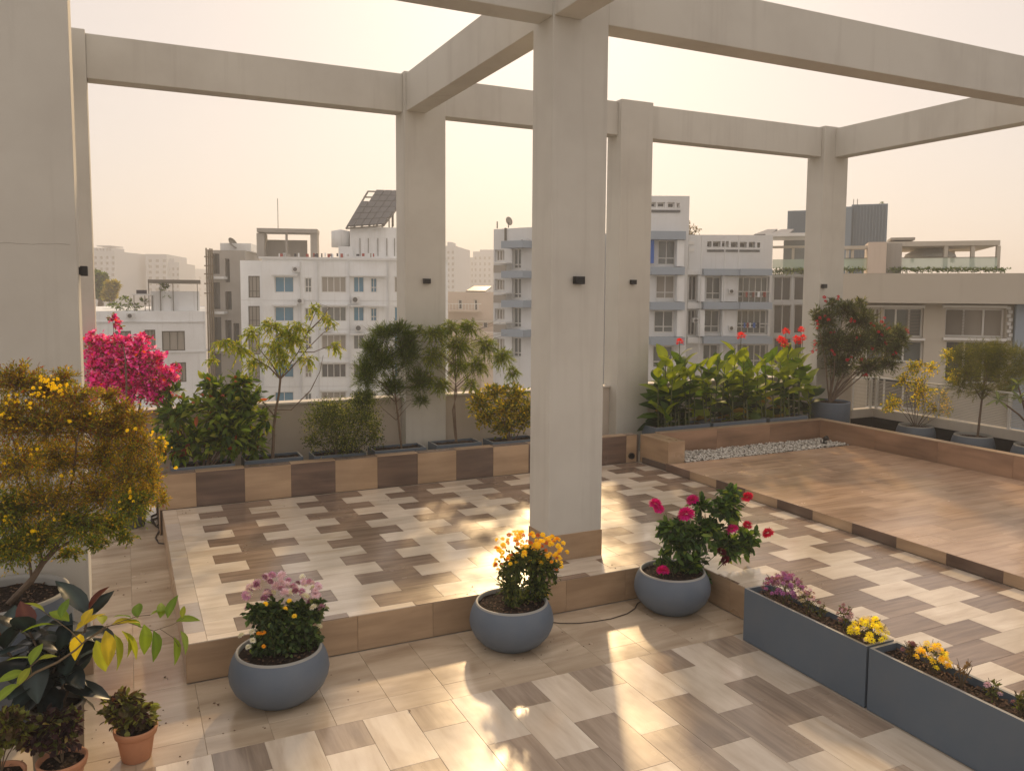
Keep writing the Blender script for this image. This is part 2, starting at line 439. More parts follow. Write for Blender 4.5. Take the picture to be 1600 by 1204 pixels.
tile(rt, -.002, .282, -.002, .67, .398, 'tile_riser', 'y', 'coping_tile', .001, .009)
rm = thing('deck_rim_wall', 'low reddish brown tiled rim wall around the far sides of the deck', 'wall', (10.10, 9.45, PL))
MB().box(-3.14, .13, .012, .12, -.28, .40).build('wall_core', M['grout_dark'], rm)
MB().box(.012, .13, -8.4, .012, -.28, .40).build('wall_core', M['grout_dark'], rm)
x = -3.16
while x < -.01:
    xb = min(x+1.05, 0.0); vtile(rm, 'x', x, xb, .001, .40, 0, 'tile_rim', 'panel', .01)
    tile(rm, x, xb, -.002, .13, .41, 'tile_riser', 'x', 'coping_tile', .001, .009); x = xb
tile(rm, 0, .14, -.002, .13, .41, 'tile_riser', 'x', 'coping_tile', .001, .009)
y = 0
while y > -8.3:
    ya = y-1.05; vtile(rm, 'y', ya, y, .001, .40, 0, 'tile_rim', 'panel', .01)
    tile(rm, -.002, .14, ya, y-.002, .41, 'tile_riser', 'y', 'coping_tile', .001, .009); y = ya
# back service strip behind the ledge wall and beyond the rim
ss = struct('service_strip')
MB().box(.28, 12.5, 9.67, 10.9, L0-.3, L0+.12).build('strip_slab', M['grout_dark'], ss)
MB().box(10.24, 12.6, -1.0, 9.67, L0-.3, L0+.0).build('strip_slab', M['grout_dark'], ss)

# gravel
mbp = MB()
for _ in range(2600):
    x = R(6.95, 10.08); yb = 8.80+(x-6.95)*.02; y = R(yb, 9.43); s_ = R(.012, .024)
    vs_ = []; c = (x, y, DK-.025+R(.0, .03)); a0 = R(0, 6.28)
    top = [(c[0]+s_*R(.8, 1.2)*math.cos(a0+k*1.257), c[1]+s_*R(.7, 1.1)*math.sin(a0+k*1.257), c[2]+s_*R(-.1, .3)) for k in range(5)]
    b0 = len(mbp.v); mbp.v.extend(top+[(c[0], c[1], c[2]+s_*.8), (c[0], c[1], c[2]-s_*.6)])
    for k in range(5):
        mbp.f.append((b0+k, b0+(k+1) % 5, b0+5)); mbp.f.append((b0+(k+1) % 5, b0+k, b0+6)); mbp.mi += [0, 0]
gv = mbp.build('gravel', M['pebble'], None, True); gv['kind'] = 'stuff'

# ------------------------------------------------------------------ pergola
pg = thing('pergola', 'large grey concrete pergola frame of square columns and deep beams over the terrace', 'pergola', (3.65, 6.4, PL))
ox, oy, oz = 3.65, 6.4, PL
def pb(name, x0, x1, y0, y1, z0, z1, m_='concrete', bv=.008):
    o = MB().box(x0-ox, x1-ox, y0-oy, y1-oy, z0-oz, z1-oz).build(name, M[m_], pg); bevel(o, bv, 2); return o
cols = [(-.845, -.28, 6.22, 6.60, L0, 2.87), (3.37, 3.925, 6.22, 6.60, PL, 2.87), (10.86, 11.42, 6.22, 6.6, L0, 2.87),
        (-.87, -.305, 10.28, 10.66, L0, 2.872), (3.37, 3.945, 10.28, 10.66, L0, 2.872), (6.72, 7.29, 10.26, 10.64, L0, 2.872), (10.855, 11.42, 10.28, 10.66, L0, 2.872)]
for c in cols: pb('column', *c)
# plinth tiles of the near columns
def plinth(x0, x1, y0, y1, z):
    k = MB(); k.box(x0-ox-.006, x1-ox+.006, y0-oy-.006, y1-oy+.006, z-oz, z-oz+.243); o = k.build('plinth_tile', M['tile_riser'], pg); bevel(o, .002, 1)
plinth(3.37, 3.925, 6.22, 6.60, PL); plinth(-.845, -.28, 6.22, 6.6, L0)
ZB, ZT = 2.36, 2.85
ck = MB()
for x0_, z0_, n_, dx_, dz_ in [(-.83, .30, 12, .043, .0)]:
    p_ = [(x0_-ox, 6.2195-oy, z0_-oz)]
    for k in range(n_): p_.append((p_[-1][0]+dx_+R(-.004, .004), p_[-1][1], p_[-1][2]+dz_+R(-.006, .006)))
    ck.tube(p_, [R(.0006, .0016) for _ in p_], 3)
ck.build('hairline_crack', M['grout_dark'], pg, kind='stuff')
pb('beam', -.28, 3.37, 6.226, 6.50, ZB, ZT); pb('beam', 3.925, 10.86, 6.226, 6.50, ZB, ZT)
pb('beam', 11.42, 14, 6.226, 6.5, ZB, ZT); pb('beam', -4, -.845, 6.226, 6.5, ZB, ZT)
pb('beam', -.305, 3.37, 10.35, 10.60, ZB, ZT); pb('beam', 3.945, 6.72, 10.35, 10.60, ZB, ZT); pb('beam', 7.29, 10.855, 10.35, 10.60, ZB, ZT)
pb('beam', 3.40, 3.668, 6.60, 10.28, ZB, ZT); pb('beam', 3.376, 3.65, -3.0, 6.22, ZB, ZT)
pb('beam', 11.10, 11.36, 6.60, 10.28, ZB, ZT); pb('beam', 11.10, 11.36, -3, 6.22, ZB, ZT)
pb('beam', -.8, -.53, 6.60, 10.28, ZB, ZT); 

# rear parapet
pr = thing('parapet_wall', 'waist high beige rendered parapet with a pale cap behind the planters', 'wall', (3.3, 10.6, L0))
def prb(name, x0, x1, y0, y1, z0, z1, m_): bevel(MB().box(x0-3.3, x1-3.3, y0-10.6, y1-10.6, z0-L0, z1-L0).build(name, M[m_], pr), .006)
for a, b in ((-6, -.87), (-.305, 3.37), (3.945, 6.72), (7.29, 10.855)):
    prb('wall_panel', a, b, 10.47, 10.64, L0+.12, -1.445, 'parapet'); prb('cap', a, b, 10.44, 10.67, -1.445, -1.415, 'cap')
prb('wall_panel', 11.42, 11.95, 10.47, 10.64, L0, -1.30, 'parapet'); prb('cap', 11.42, 11.95, 10.44, 10.67, -1.30, -1.27, 'cap')

# curb and railing on the right
cu = thing('edge_curb', 'low cream curb with dark base running under the louvred railing on the right', 'curb', (12.5, 10.45, L0))
for (x0, x1, y0, y1) in ((11.95-12.5, .15, 0, .15), (0, .15, -10, 0)):
    bevel(MB().box(x0, x1, y0, y1, .44, .60).build('curb_stone', M['cap'], cu), .006)
    MB().box(x0, x1, y0+.01, y1+.0, -.2, .44).build('dark_base', M['black'], cu)
rl = thing('railing', 'white metal terrace railing with fine horizontal louvres above the right curb', 'railing', (12.57, 10.52, -2.1))
RZ = .56
for x, y in [(-.55, 0), (-.07, 0), (0, -.08)]+[(0, -.08-1.25*k) for k in range(1, 8)]:
    bevel(MB().box(x-.022, x+.022, y-.022, y+.022, 0, RZ).build('post', M['trim_white'], rl), .003)
MB().box(-.6, .03, -.025, .025, RZ, RZ+.025).build('top_rail', M['trim_white'], rl)
MB().box(-.025, .03, -9.5, -.025, RZ, RZ+.025).build('top_rail', M['trim_white'], rl)
sl = MB()
for k in range(19):
    z = .04+k*.026; sl.box(-.6, 0, -.004, .02, z, z+.011); sl.box(-.004, .02, -9.5, -.0, z+.0002, z+.0112)
sl.build('louvre', M['louvre'], rl, kind='stuff')

# wall lamps
def lamp(x, y, z, face, label):
    t_ = thing('wall_lamp', label, 'wall lamp', (x, y, z), 0 if face == 'y' else math.pi/2, 'black cube lamps on the pergola columns')
    bevel(MB().box(-.05, .05, -.055, -.008, -.034, .034).build('housing', M['black'], t_), .003)
    MB().box(-.04, .04, -.008, 0, -.026, .026).build('back_plate', M['black'], t_)
    MB().box(-.034, .034, -.046, -.014, -.0355, -.034).build('lens', M['greypane'], t_)
lamp(3.635, 6.22, .115, 'y', 'black cube lamp on the front of the large central column')
lamp(3.663, 10.28, .15, 'y', 'black cube lamp on the column left behind the central one')
lamp(6.96, 10.26, .175, 'y', 'black cube lamp on the column just right behind the central one')
lamp(10.93, 10.28, .15, 'y', 'black cube lamp on the slim rightmost column')
lamp(-.28, 6.42, .135, 'x', 'black cube lamp on the side of the big left pillar')
# ------------------------------------------------------------------ plant machinery
def nrm(a): return a/np.maximum(np.linalg.norm(a, axis=-1, keepdims=True), 1e-9)
def rdir(n):
    v = rng.normal(size=(n, 3)); return nrm(v)
LEAFK = {  # outline: (t along, half width), used left/right of a folded midrib
    'd': [(.45, .5)],
    'o': [(.28, .42), (.65, .40)],
    'l': [(.2, .33), (.5, .5), (.8, .28)],
}
def leaf_arrays(P, Dr, L, Wd, cols, kind='d', curl=.15, fold=.25, Nrm=None):
    """P base (n,3), Dr direction (n,3), L (n,), Wd (n,), cols (n,3) -> verts, faces, vertex colours"""
    n = len(P); ks = LEAFK[kind]; m_ = len(ks)
    if Nrm is None:
        Nrm = rdir(n)*.8+np.array([0, 0, 1.])
    S = nrm(np.cross(Dr, Nrm)); U = nrm(np.cross(S, Dr))
    vpl = 2+3*m_
    V = np.zeros((n, vpl, 3)); L_ = L[:, None]; W_ = Wd[:, None]
    V[:, 0] = P
    for i, (tt, w) in enumerate(ks):
        mid = P+Dr*L_*tt-U*L_*curl*tt*tt
        V[:, 1+3*i] = mid+S*W_*w*1.0+U*W_*w*fold; V[:, 2+3*i] = mid; V[:, 3+3*i] = mid-S*W_*w+U*W_*w*fold
    V[:, -1] = P+Dr*L_-U*L_*curl
    fs = [(0, 2, 1), (0, 3, 2)]
    for i in range(m_-1):
        a = 1+3*i; fs += [(a, a+1, a+4, a+3), (a+1, a+2, a+5, a+4)]
    a = 1+3*(m_-1); e = vpl-1; fs += [(a, a+1, e), (a+1, a+2, e)]
    if m_ == 1: # drop midrib vertices: two triangles
        V2 = np.stack([V[:, 0], V[:, 1], V[:, 4], V[:, 3]], 1); 
        base = (np.arange(n)*4)[:, None]
        F_ = np.concatenate([base+np.array([[0, 2, 1]]), base+np.array([[0, 3, 2]])], 0).tolist()
        cc = np.repeat(cols, 4, 0); return V2.reshape(-1, 3), F_, cc
    base = np.arange(n)*vpl; F_ = []
    for f in fs:
        F_ += (base[:, None]+np.array(f)[None]).tolist()
    return V.reshape(-1, 3), F_, np.repeat(cols, vpl, 0)
def leaf_object(name, V, F_, cc, m_, parent, kind='stuff', smooth=False):
    me = bpy.data.meshes.new(name); me.from_pydata(V.tolist(), [], F_); me.materials.append(M[m_])
    ca = me.color_attributes.new('Col', 'FLOAT_COLOR', 'POINT')
    ca.data.foreach_set('color', np.concatenate([cc, np.ones((len(cc), 1))], 1).astype(np.float32).ravel())
    if smooth: me.polygons.foreach_set('use_smooth', [True]*len(me.polygons))
    me.update(); o = bpy.data.objects.new(name, me); link(o, parent)
    if kind: o['kind'] = kind
    return o
def pick(pal, n):
    w = np.array([p[1] for p in pal], float); w /= w.sum(); idx = rng.choice(len(pal), n, p=w)
    c = np.array([p[0] for p in pal], float)[idx]; return 1.35*c*rng.uniform(.75, 1.25, (n, 1))*rng.uniform(.92, 1.08, (n, 3))
def G(*a): return np.array(C(*a)[:3])
def clumpsW(clumps, y0, origin):
    """clumps given as (px,py,rx,ry[,dy]) seen on the vertical plane y=y0+dy -> world centre, radii, relative to origin"""
    res = []
    for c in clumps:
        dy = c[4] if len(c) > 4 else 0
        P = onY(c[0], c[1], y0+dy); s = depth(P)/F
        res.append((P-np.array(origin), np.array([c[2]*s, (c[2]+c[3])/2*s*.9, c[3]*s])))
    return res
def twig_crown(cl, tw, lpt, L, Wd, pal, kind='d', spread=.9, droop=0., inner=.45, twr=.0016, up=.25, Lv=.3, curl=.15):
    """leafy twigs filling ellipsoids"""
    tot = sum(float(np.prod(r))**(2/3) for _, r in cl)
    P_, D_, tws = [], [], MB()
    for c, r in cl:
        n = max(3, int(tw*float(np.prod(r))**(2/3)/tot))
        a = rdir(n)*rng.uniform(0, inner, (n, 1))*r+c
        dr = rdir(n); dr[:, 2] += up*.6; dr = nrm(dr)
        b = c+dr*r*rng.uniform(.6, 1.05, (n, 1))
        for i in range(n):
            p0, p1 = a[i], b[i]; ln = np.linalg.norm(p1-p0)
            ts = np.linspace(.15, 1, lpt); pts = p0+(p1-p0)*ts[:, None]; pts[:, 2] += -droop*ln*ts**2+.06*ln*np.sin(ts*3.1)
            td = nrm((p1-p0)[None]); td = np.repeat(td, lpt, 0); td[:, 2] -= droop*1.2*ts
            P_.append(pts); D_.append(td)
            if twr: tws.tube([p0, pts[lpt//2], pts[-1]], [twr, twr*.8, twr*.4], 3, False)
    P_ = np.concatenate(P_); D_ = np.concatenate(D_); n = len(P_)
    D_ = nrm(D_+rdir(n)*spread+np.array([0, 0, up-droop*.8]))
    Ls = L*rng.uniform(1-Lv, 1+Lv, n); Ws = Wd*rng.uniform(.8, 1.2, n)
    V, F_, cc = leaf_arrays(P_, D_, Ls, Ws, pick(pal, n), kind, curl)
    return V, F_, cc, tws
def join(parts):
    V, F_, cc = [], [], []; b = 0
    for v, f, c in parts:
        V.append(v); cc.append(c); F_ += [[i+b for i in ff] for ff in f]; b += len(v)
    return np.concatenate(V), F_, np.concatenate(cc)
def branches(mb, base, targets, r0, r1=.003, bend=.15, n=6, seg=6):
    base = np.array(base, float)
    for t_ in targets:
        t_ = np.array(t_, float); d = t_-base; ln = np.linalg.norm(d); o1 = rng.normal(size=3)*ln*bend*.4
        pts = []; rad = []
        for k in range(seg+1):
            s = k/seg; p = base+d*s+o1*math.sin(s*math.pi); p[2] += ln*.08*math.sin(s*math.pi)
            pts.append(p); rad.append(r0*(1-s)+r1*s)
        mb.tube(pts, rad, n)
def bloom_mesh(name, r, cols, n=46, flat=.75, core=None, wl=.42):
    """a double flower: a ball of narrow petals"""
    P, Dn, L_, col = [], [], [], []
    for i in range(n):
        ph = math.acos(1-1.55*(i+.5)/n); th = i*2.39996
        d = np.array([math.sin(ph)*math.cos(th), math.sin(ph)*math.sin(th), math.cos(ph)*flat])
        P.append(d*r*.25); Dn.append(d/np.linalg.norm(d)); L_.append(r*(.55+.25*math.sin(ph))*R(.9, 1.1))
        cidx = 0 if i > n*.25 or core is None else 1
        col.append(np.array(cols if cidx == 0 else core)*R(.8, 1.15))
    P = np.array(P); Dn = np.array(Dn)
    V, F_, cc = leaf_arrays(P, Dn, np.array(L_), np.full(n, r*wl), np.array(col), 'o', .12, .3, Nrm=np.cross(Dn, np.array([0, 0, 1.])+.01*rdir(n))*0+rdir(n)*.2+np.array([0, 0, 1.]))
    me = bpy.data.meshes.new(name); me.from_pydata(V.tolist(), [], F_); me.materials.append(M['petal'])
    ca = me.color_attributes.new('Col', 'FLOAT_COLOR', 'POINT')
    ca.data.foreach_set('color', np.concatenate([cc, np.ones((len(cc), 1))], 1).astype(np.float32).ravel()); me.update()
    return me
def big_leaf_mesh(name, L, Wd, col, m_='waxy', rib=None, curl=.25, fold=.25, tipw=.3, prof=None):
    prof = prof or [(0, .04), (.08, .16), (.2, .36), (.38, .5), (.55, .49), (.72, .38), (.87, .2), (.96, .07), (1, .0)]
    V, F_, cc = [], [], []
    for i, (tt, w) in enumerate(prof):
        z = -curl*L*tt*tt; x = L*tt*(1-.15*curl*tt)
        ww = w*Wd
        for s in (-1, -.5, 0, .5, 1):
            V.append((x, s*ww, z+abs(s)*ww*fold+(.006*L*math.sin(i*2.1+s*3) if abs(s) == 1 else 0)))
            c = np.array(rib if (s == 0 and rib is not None) else col)*R(.93, 1.07); cc.append(c)
    n = len(prof)
    for i in range(n-1):
        for k in range(4): F_.append((i*5+k, (i+1)*5+k, (i+1)*5+k+1, i*5+k+1))
    me = bpy.data.meshes.new(name); me.from_pydata(V, [], F_); me.materials.append(M[m_])
    ca = me.color_attributes.new('Col', 'FLOAT_COLOR', 'POINT')
    ca.data.foreach_set('color', np.concatenate([np.array(cc), np.ones((len(cc), 1))], 1).astype(np.float32).ravel())
    me.polygons.foreach_set('use_smooth', [True]*len(F_)); me.update(); return me
def soil_disc(parent, r, z, n=26, chips=60):
    mb = MB(); rings = 6; vs_ = [(0, 0, z+.006)]
    for i in range(1, rings+1):
        for k in range(n):
            a = 2*math.pi*k/n; rr = r*i/rings; vs_.append((rr*math.cos(a), rr*math.sin(a), z+R(-.006, .01)))
    fs = [(0, 1+k, 1+(k+1) % n) for k in range(n)]
    for i in range(rings-1): fs += [(1+i*n+k, 1+(i+1)*n+k, 1+(i+1)*n+(k+1) % n, 1+i*n+(k+1) % n) for k in range(n)]
    mb.add(vs_, fs); mb.m = 1
    for _ in range(chips):
        a = R(0, 6.28); rr = r*math.sqrt(R(0, .95)); x, y = rr*math.cos(a), rr*math.sin(a); s_ = R(.007, .018); b_ = R(0, 3.14)
        dx, dy = s_*math.cos(b_), s_*math.sin(b_); h = z+R(.006, .016)
        mb.add([(x-dx, y-dy, h), (x+dy*.4, y-dx*.4, h+.004), (x+dx, y+dy, h+R(-.003, .006)), (x-dy*.4, y+dx*.4, h-.002)], [(0, 1, 2), (0, 2, 3)])
    return mb.build('soil', [M['soil'], M['mulch']], parent, True)
def bowl(parent, R_=.325, H=.345):
    k = R_/.315; h = H/.38
    MB().lathe([(0, 0), (.16*k, 0), (.185*k, .006*h), (.235*k, .045*h), (.283*k, .105*h), (.309*k, .17*h), (.315*k, .215*h), (.310*k, .262*h), (.298*k, .31*h), (.281*k, .348*h), (.271*k, .364*h)], 56).build('pot', M['bowl'], parent, True)
    MB().lathe([(.271*k, .364*h), (.269*k, .374*h), (.264*k, .378*h), (.256*k, .378*h), (.251*k, .371*h), (.253*k, .335*h), (.258*k, .30*h)], 56).build('rim', M['bowl_lip'], parent, True)
    soil_disc(parent, .255*k, .338*h, 30, 130)
def foliage(parent, clumps_w, **k):
    V, F_, cc, tw = twig_crown(clumps_w, **k); leaf_object('foliage', V, F_, cc, k.get('mm', 'leaf') if 'mm' in k else 'leaf', parent)
    if tw.v: tw.build('twigs', M['twig'], parent, kind='stuff')
    return V

GREEN = [(G(70, 92, 38), 4), (G(92, 112, 44), 3), (G(54, 74, 34), 3), (G(120, 134, 52), 1)]
# ------------------------------------------------------------------ bowl pots with flowers
def flower_pot(name, label, cx, cy, cl, pal, twn, lpt, leafL, leafW, blooms, stems_to, R_=.325):
    t_ = thing(name, label, 'potted plant', (cx, cy, L0), R(0, 0))
    bowl(t_, R_)
    o = (cx, cy, L0); cw = clumpsW(cl, cy, o)
    V, F_, cc, tw = twig_crown(cw, twn, lpt, leafL, leafW, pal, 'o', .9, .12, .5, .0014, .1)
    leaf_object('foliage', V, F_, cc, 'leaf', t_)
    st = MB()
    for (px, py, dy) in stems_to:
        tp = onY(px, py, cy+dy)-np.array(o); b = np.array([tp[0]*.45+R(-.04, .04), dy*.5+R(-.03, .03), .30])
        branches(st, b, [tp], .0035, .002, .12, 5, 5)
    st.build('stem', M['stem'], t_, kind='stuff')
    for (px, py, me, dy, sc) in blooms:
        P = onY(px, py, cy+dy)-np.array(o)
        inst(me, 'bloom', t_, tuple(P), (R(-.5, .5)+.35, R(-.5, .5), R(0, 6)), sc*(1.2 if name == 'dahlia_pot' else 1))
    return t_
mum_pink = [bloom_mesh('bloom', .030, G(206, 160, 200)), bloom_mesh('bloom', .030, G(226, 206, 232)), bloom_mesh('bloom', .028, G(236, 236, 238)), bloom_mesh('bloom', .027, G(166, 112, 150))]
mum_yel = [bloom_mesh('bloom', .023, G(250, 226, 60)), bloom_mesh('bloom', .024, G(255, 232, 80)), bloom_mesh('bloom', .021, G(226, 140, 80)), bloom_mesh('bloom', .021, G(248, 190, 48))]
dah = [bloom_mesh('bloom', .055, G(222, 20, 160), 90, .8, G(200, 16, 140)), bloom_mesh('bloom', .05, G(212, 24, 90), 80, .8, G(190, 20, 80)), bloom_mesh('bloom', .048, G(110, 18, 50), 70)]
bl = []
for _ in range(58):
    s = R(0, 1); px = 381+126*s; py = 930-24*math.sin(s*3.1)+R(-12, 24)
    bl.append((px, py, random.choice([mum_pink[0], mum_pink[1], mum_pink[1], mum_pink[2], mum_pink[1], mum_pink[3], mum_pink[2]]), R(-.10, .12), R(.8, 1.25)))
bl += [(377, 992, mum_pink[2], -.05, .9), (394, 986, mum_pink[2], -.08, .9), (395, 1000, mum_pink[2], -.1, .8), (490, 948, mum_pink[2], -.1, 1.1), (507, 948, mum_pink[2], 0, .9), (499, 978, mum_pink[2], -.02, .9),
       (411, 988, mum_yel[3], -.1, 1.1), (404, 989, mum_yel[3], -.1, .8), (415, 943, mum_yel[1], -.12, .9), (446, 950, mum_yel[1], -.12, .8), (460, 962, mum_yel[1], -.1, .8), (388, 1010, mum_pink[2], -.1, .8), (412, 1009, mum_yel[3], -.12, .7), (452, 938, mum_yel[0], -.12, .8)]
flower_pot('mum_pot', 'bowl pot of pale pink and white chrysanthemums, leftmost of three on the lower tiles', .86, 5.33,
    [(428, 960, 36, 26), (465, 962, 34, 26), (425, 985, 30, 26), (445, 1005, 34, 24), (472, 990, 26, 26), (410, 1008, 20, 18), (488, 1000, 16, 18), (398, 955, 18, 16), (492, 950, 16, 18)],
    [(G(62, 84, 48), 4), (G(84, 104, 60), 3), (G(48, 66, 40), 3), (G(104, 116, 64), 1)], 560, 8, .036, .027, bl,
    [(400+12*k, 960, R(-.08, .08)) for k in range(9)])
bl = []
for _ in range(115):
    s = R(0, 1); px = 773+104*s; py = 860-16*math.sin(s*3.1)+R(-18, 34)
    bl.append((px, py, random.choice([mum_yel[0], mum_yel[1], mum_yel[0], mum_yel[1], mum_yel[1], mum_yel[3], mum_yel[2]]), R(-.11, .12), R(.75, 1.1)))
for px, py in [(876, 857), (886, 862), (875, 873), (853, 929), (880, 848), (848, 835), (832, 833), (813, 832), (855, 868)]: bl.append((px, py, mum_yel[random.choice([0, 1])], R(-.06, .04), 1.0))
flower_pot('mum_pot', 'grey blue bowl pot of yellow and orange chrysanthemums in front of the central column', 2.62, 5.42,
    [(800, 885, 26, 22), (840, 885, 30, 22), (800, 915, 22, 26), (838, 915, 24, 26), (805, 940, 18, 16), (833, 940, 16, 16), (862, 890, 14, 18), (820, 870, 36, 18)],
    [(G(70, 84, 42), 4), (G(92, 104, 50), 3), (G(54, 66, 34), 3), (G(116, 116, 54), 1)], 560, 8, .036, .020, bl,
    [(785+11*k, 885, R(-.08, .08)) for k in range(9)])
bl = [(1024, 787, dah[0], -.05, .9), (1030, 795, dah[0], -.05, .7), (1082, 781, dah[0], 0, .95), (1072, 803, dah[0], -.14, 1.15), (1168, 776, dah[1], 0, .9), (1144, 826, dah[0], -.12, .95),
      (1168, 820, dah[1], -.05, .8), (1200, 832, dah[1], -.08, .95), (1133, 875, dah[2], -.12, .9), (1127, 862, dah[2], -.08, .9), (1036, 891, dah[0], -.15, .9)]
flower_pot('dahlia_pot', 'grey blue bowl pot of magenta and red dahlias beside the long planter box', 4.17, 5.46,
    [(1065, 845, 36, 30), (1075, 880, 32, 28), (1050, 825, 26, 20), (1100, 830, 36, 26), (1135, 795, 26, 26), (1140, 770, 16, 12), (1140, 850, 32, 20), (1170, 838, 24, 14), (1034, 872, 14, 20), (1090, 905, 26, 12), (1095, 790, 20, 12), (1165, 850, 14, 14)],
    [(G(58, 84, 42), 4), (G(82, 108, 50), 3), (G(44, 64, 34), 3), (G(116, 134, 60), 1)], 330, 7, .07, .044, bl,
    [(1040, 800, -.02), (1075, 815, -.1), (1082, 790, 0), (1100, 840, .05), (1130, 800, .05), (1168, 785, 0), (1144, 835, -.1), (1190, 835, -.05), (1060, 860, 0), (1036, 870, -.1)])

# ------------------------------------------------------------------ long planter boxes
def planter_box(name, label, x0, x1, y0, y1, z0, z1, group=None, m_='box_planter', wall=.022, soil_drop=.05, lipm='bowl_lip', chips=80):
    t_ = thing(name, label, 'planter', ((x0+x1)/2, (y0+y1)/2, z0), 0, group)
    w, d, h = (x1-x0)/2, (y1-y0)/2, z1-z0
    mb = MB(); i = wall
    v = [(-w, -d, 0), (w, -d, 0), (w, d, 0), (-w, d, 0), (-w, -d, h), (w, -d, h), (w, d, h), (-w, d, h),
         (-w+i, -d+i, h), (w-i, -d+i, h), (w-i, d-i, h), (-w+i, d-i, h), (-w+i, -d+i, h-.12), (w-i, -d+i, h-.12), (w-i, d-i, h-.12), (-w+i, d-i, h-.12)]
    mb.add(v, [(0, 3, 2, 1), (0, 1, 5, 4), (1, 2, 6, 5), (2, 3, 7, 6), (3, 0, 4, 7)]); mb.m = 1
    mb.add(v, [(4, 5, 9, 8), (5, 6, 10, 9), (6, 7, 11, 10), (7, 4, 8, 11)]); mb.m = 0
    mb.add(v, [(8, 9, 13, 12), (9, 10, 14, 13), (10, 11, 15, 14), (11, 8, 12, 15)])
    mb.build('shell', [M[m_], M[lipm]], t_)
    s = MB(); nx, ny = max(4, int(2*w/.06)), max(4, int(2*d/.06)); vs_ = []
    for a in range(nx+1):
        for b in range(ny+1): vs_.append((-w+i+(2*w-2*i)*a/nx, -d+i+(2*d-2*i)*b/ny, h-soil_drop+R(-.008, .012)))
    s.add(vs_, [(a*(ny+1)+b, (a+1)*(ny+1)+b, (a+1)*(ny+1)+b+1, a*(ny+1)+b+1) for a in range(nx) for b in range(ny)]); s.m = 1
    for _ in range(chips):
        x, y = R(-w+.03, w-.03), R(-d+.03, d-.03); s_ = R(.006, .018); b_ = R(0, 3.14); dx, dy = s_*math.cos(b_), s_*math.sin(b_); hh = h-soil_drop+R(.006, .02)
        s.add([(x-dx, y-dy, hh), (x+dy*.4, y-dx*.4, hh+.005), (x+dx, y+dy, hh+R(-.003, .006)), (x-dy*.4, y+dx*.4, hh-.002)], [(0, 1, 2), (0, 2, 3)])
    s.build('soil', [M['soil'], M['mulch']], t_, True); return t_
PZ = -2.285
planter_box('planter_box', 'long blue grey planter box with purple and yellow mums, its end at the platform step', 4.30, 4.555, 3.565, 4.715, L0, PZ, 'long planter boxes beside the step', chips=420)
planter_box('planter_box', 'long blue grey planter box with yellow mums and bare twigs, running out of the frame', 4.30, 4.555, 2.38, 3.545, L0, PZ, 'long planter boxes beside the step', chips=420)
mum_s = {k: bloom_mesh('bloom', .021, c_, 22) for k, c_ in dict(purple=G(178, 110, 178), pale=G(210, 176, 200), yellow=G(255, 242, 60), white=G(225, 215, 200), mauve=G(150, 105, 120), amber=G(252, 222, 60)).items()}
def mum(label, px, py, w, h, kinds, nb, x=4.43, pal=None, leaves=60, twn=26, sc=1, group=None, cloud=None):
    # px,py: foot of the plant on the soil ; w,h spread in photo pixels
    P = onX(px, py, x); P[2] = PZ-.045; P = np.array([x, onX(px, py, x)[1], PZ-.05]); s = depth(P)/F
    t_ = thing('chrysanthemum', label, 'flower plant', tuple(P), 0, group)
    r = w*s; hh = h*s; st = MB(); tips = []
    for _ in range(9):
        a = R(0, 6.28); tp = (r*.75*math.cos(a), r*.75*math.sin(a), hh*R(.65, 1)); tips.append(tp)
    branches(st, (0, 0, 0), tips, .003, .0014, .15, 4, 4); st.build('stem', M['twig'], t_, kind='stuff')
    cl = [(np.array([0, 0, hh*.55]), np.array([r*.85, r*.85, hh*.42]))]
    V, F_, cc, tw = twig_crown(cl, twn, 7, .02, .013, pal or [(G(84, 92, 52), 3), (G(64, 72, 44), 3), (G(104, 98, 64), 2)], 'd', .9, 0, .5, 0)
    leaf_object('foliage', V, F_, cc, 'leaf', t_)
    if nb: 
        for _ in range(nb):
            a = R(0, 6.28); rr = r*math.sqrt(R(0, 1))*.95; z = hh*(1.0-.62*(rr/r)**2)*R(.82, 1.05)
            inst(mum_s[random.choice(kinds)], 'bloom', t_, (rr*math.cos(a), rr*math.sin(a), z), (R(-.5, .5), R(-.5, .5), R(0, 6)), sc*R(.8, 1.2))
    return t_
mum('dense purple chrysanthemum at the head of the planter box', 1225, 950, 38, 50, ['purple', 'purple', 'mauve'], 95)
mum('fading pale pink chrysanthemum just right of the purple one', 1262, 960, 22, 40, ['pale', 'white', 'mauve'], 20)
mum('small leafy sprig alone in the middle of the planter box', 1284, 965, 7, 34, ['pale'], 0, twn=10)
mum('spindly mauve chrysanthemum left of the bright yellow one', 1320, 980, 15, 46, ['mauve', 'pale'], 14, twn=22)
mum('bright yellow chrysanthemum ball near the joint of the boxes', 1358, 998, 30, 44, ['yellow', 'yellow', 'yellow', 'white'], 62, sc=1.1)
mum('withered brownish chrysanthemum at the head of the second box', 1422, 1022, 13, 38, ['mauve'], 6, pal=[(G(110, 92, 66), 3), (G(90, 80, 56), 3)])
mum('amber yellow chrysanthemum with a white bloom low at its side', 1456, 1040, 28, 52, ['amber', 'yellow', 'amber', 'white'], 44, sc=1.1)
mum('bare twiggy dead chrysanthemum right of the amber one', 1503, 1052, 18, 52, [], 0, pal=[(G(105, 85, 62), 3)], twn=10)
mum('small green chrysanthemum sprout right of the bare twigs', 1552, 1078, 14, 42, ['pale'], 2, twn=22)
mum('leafy chrysanthemum sprout cut by the right edge of the picture', 1596, 1096, 14, 42, ['mauve'], 2, twn=22)

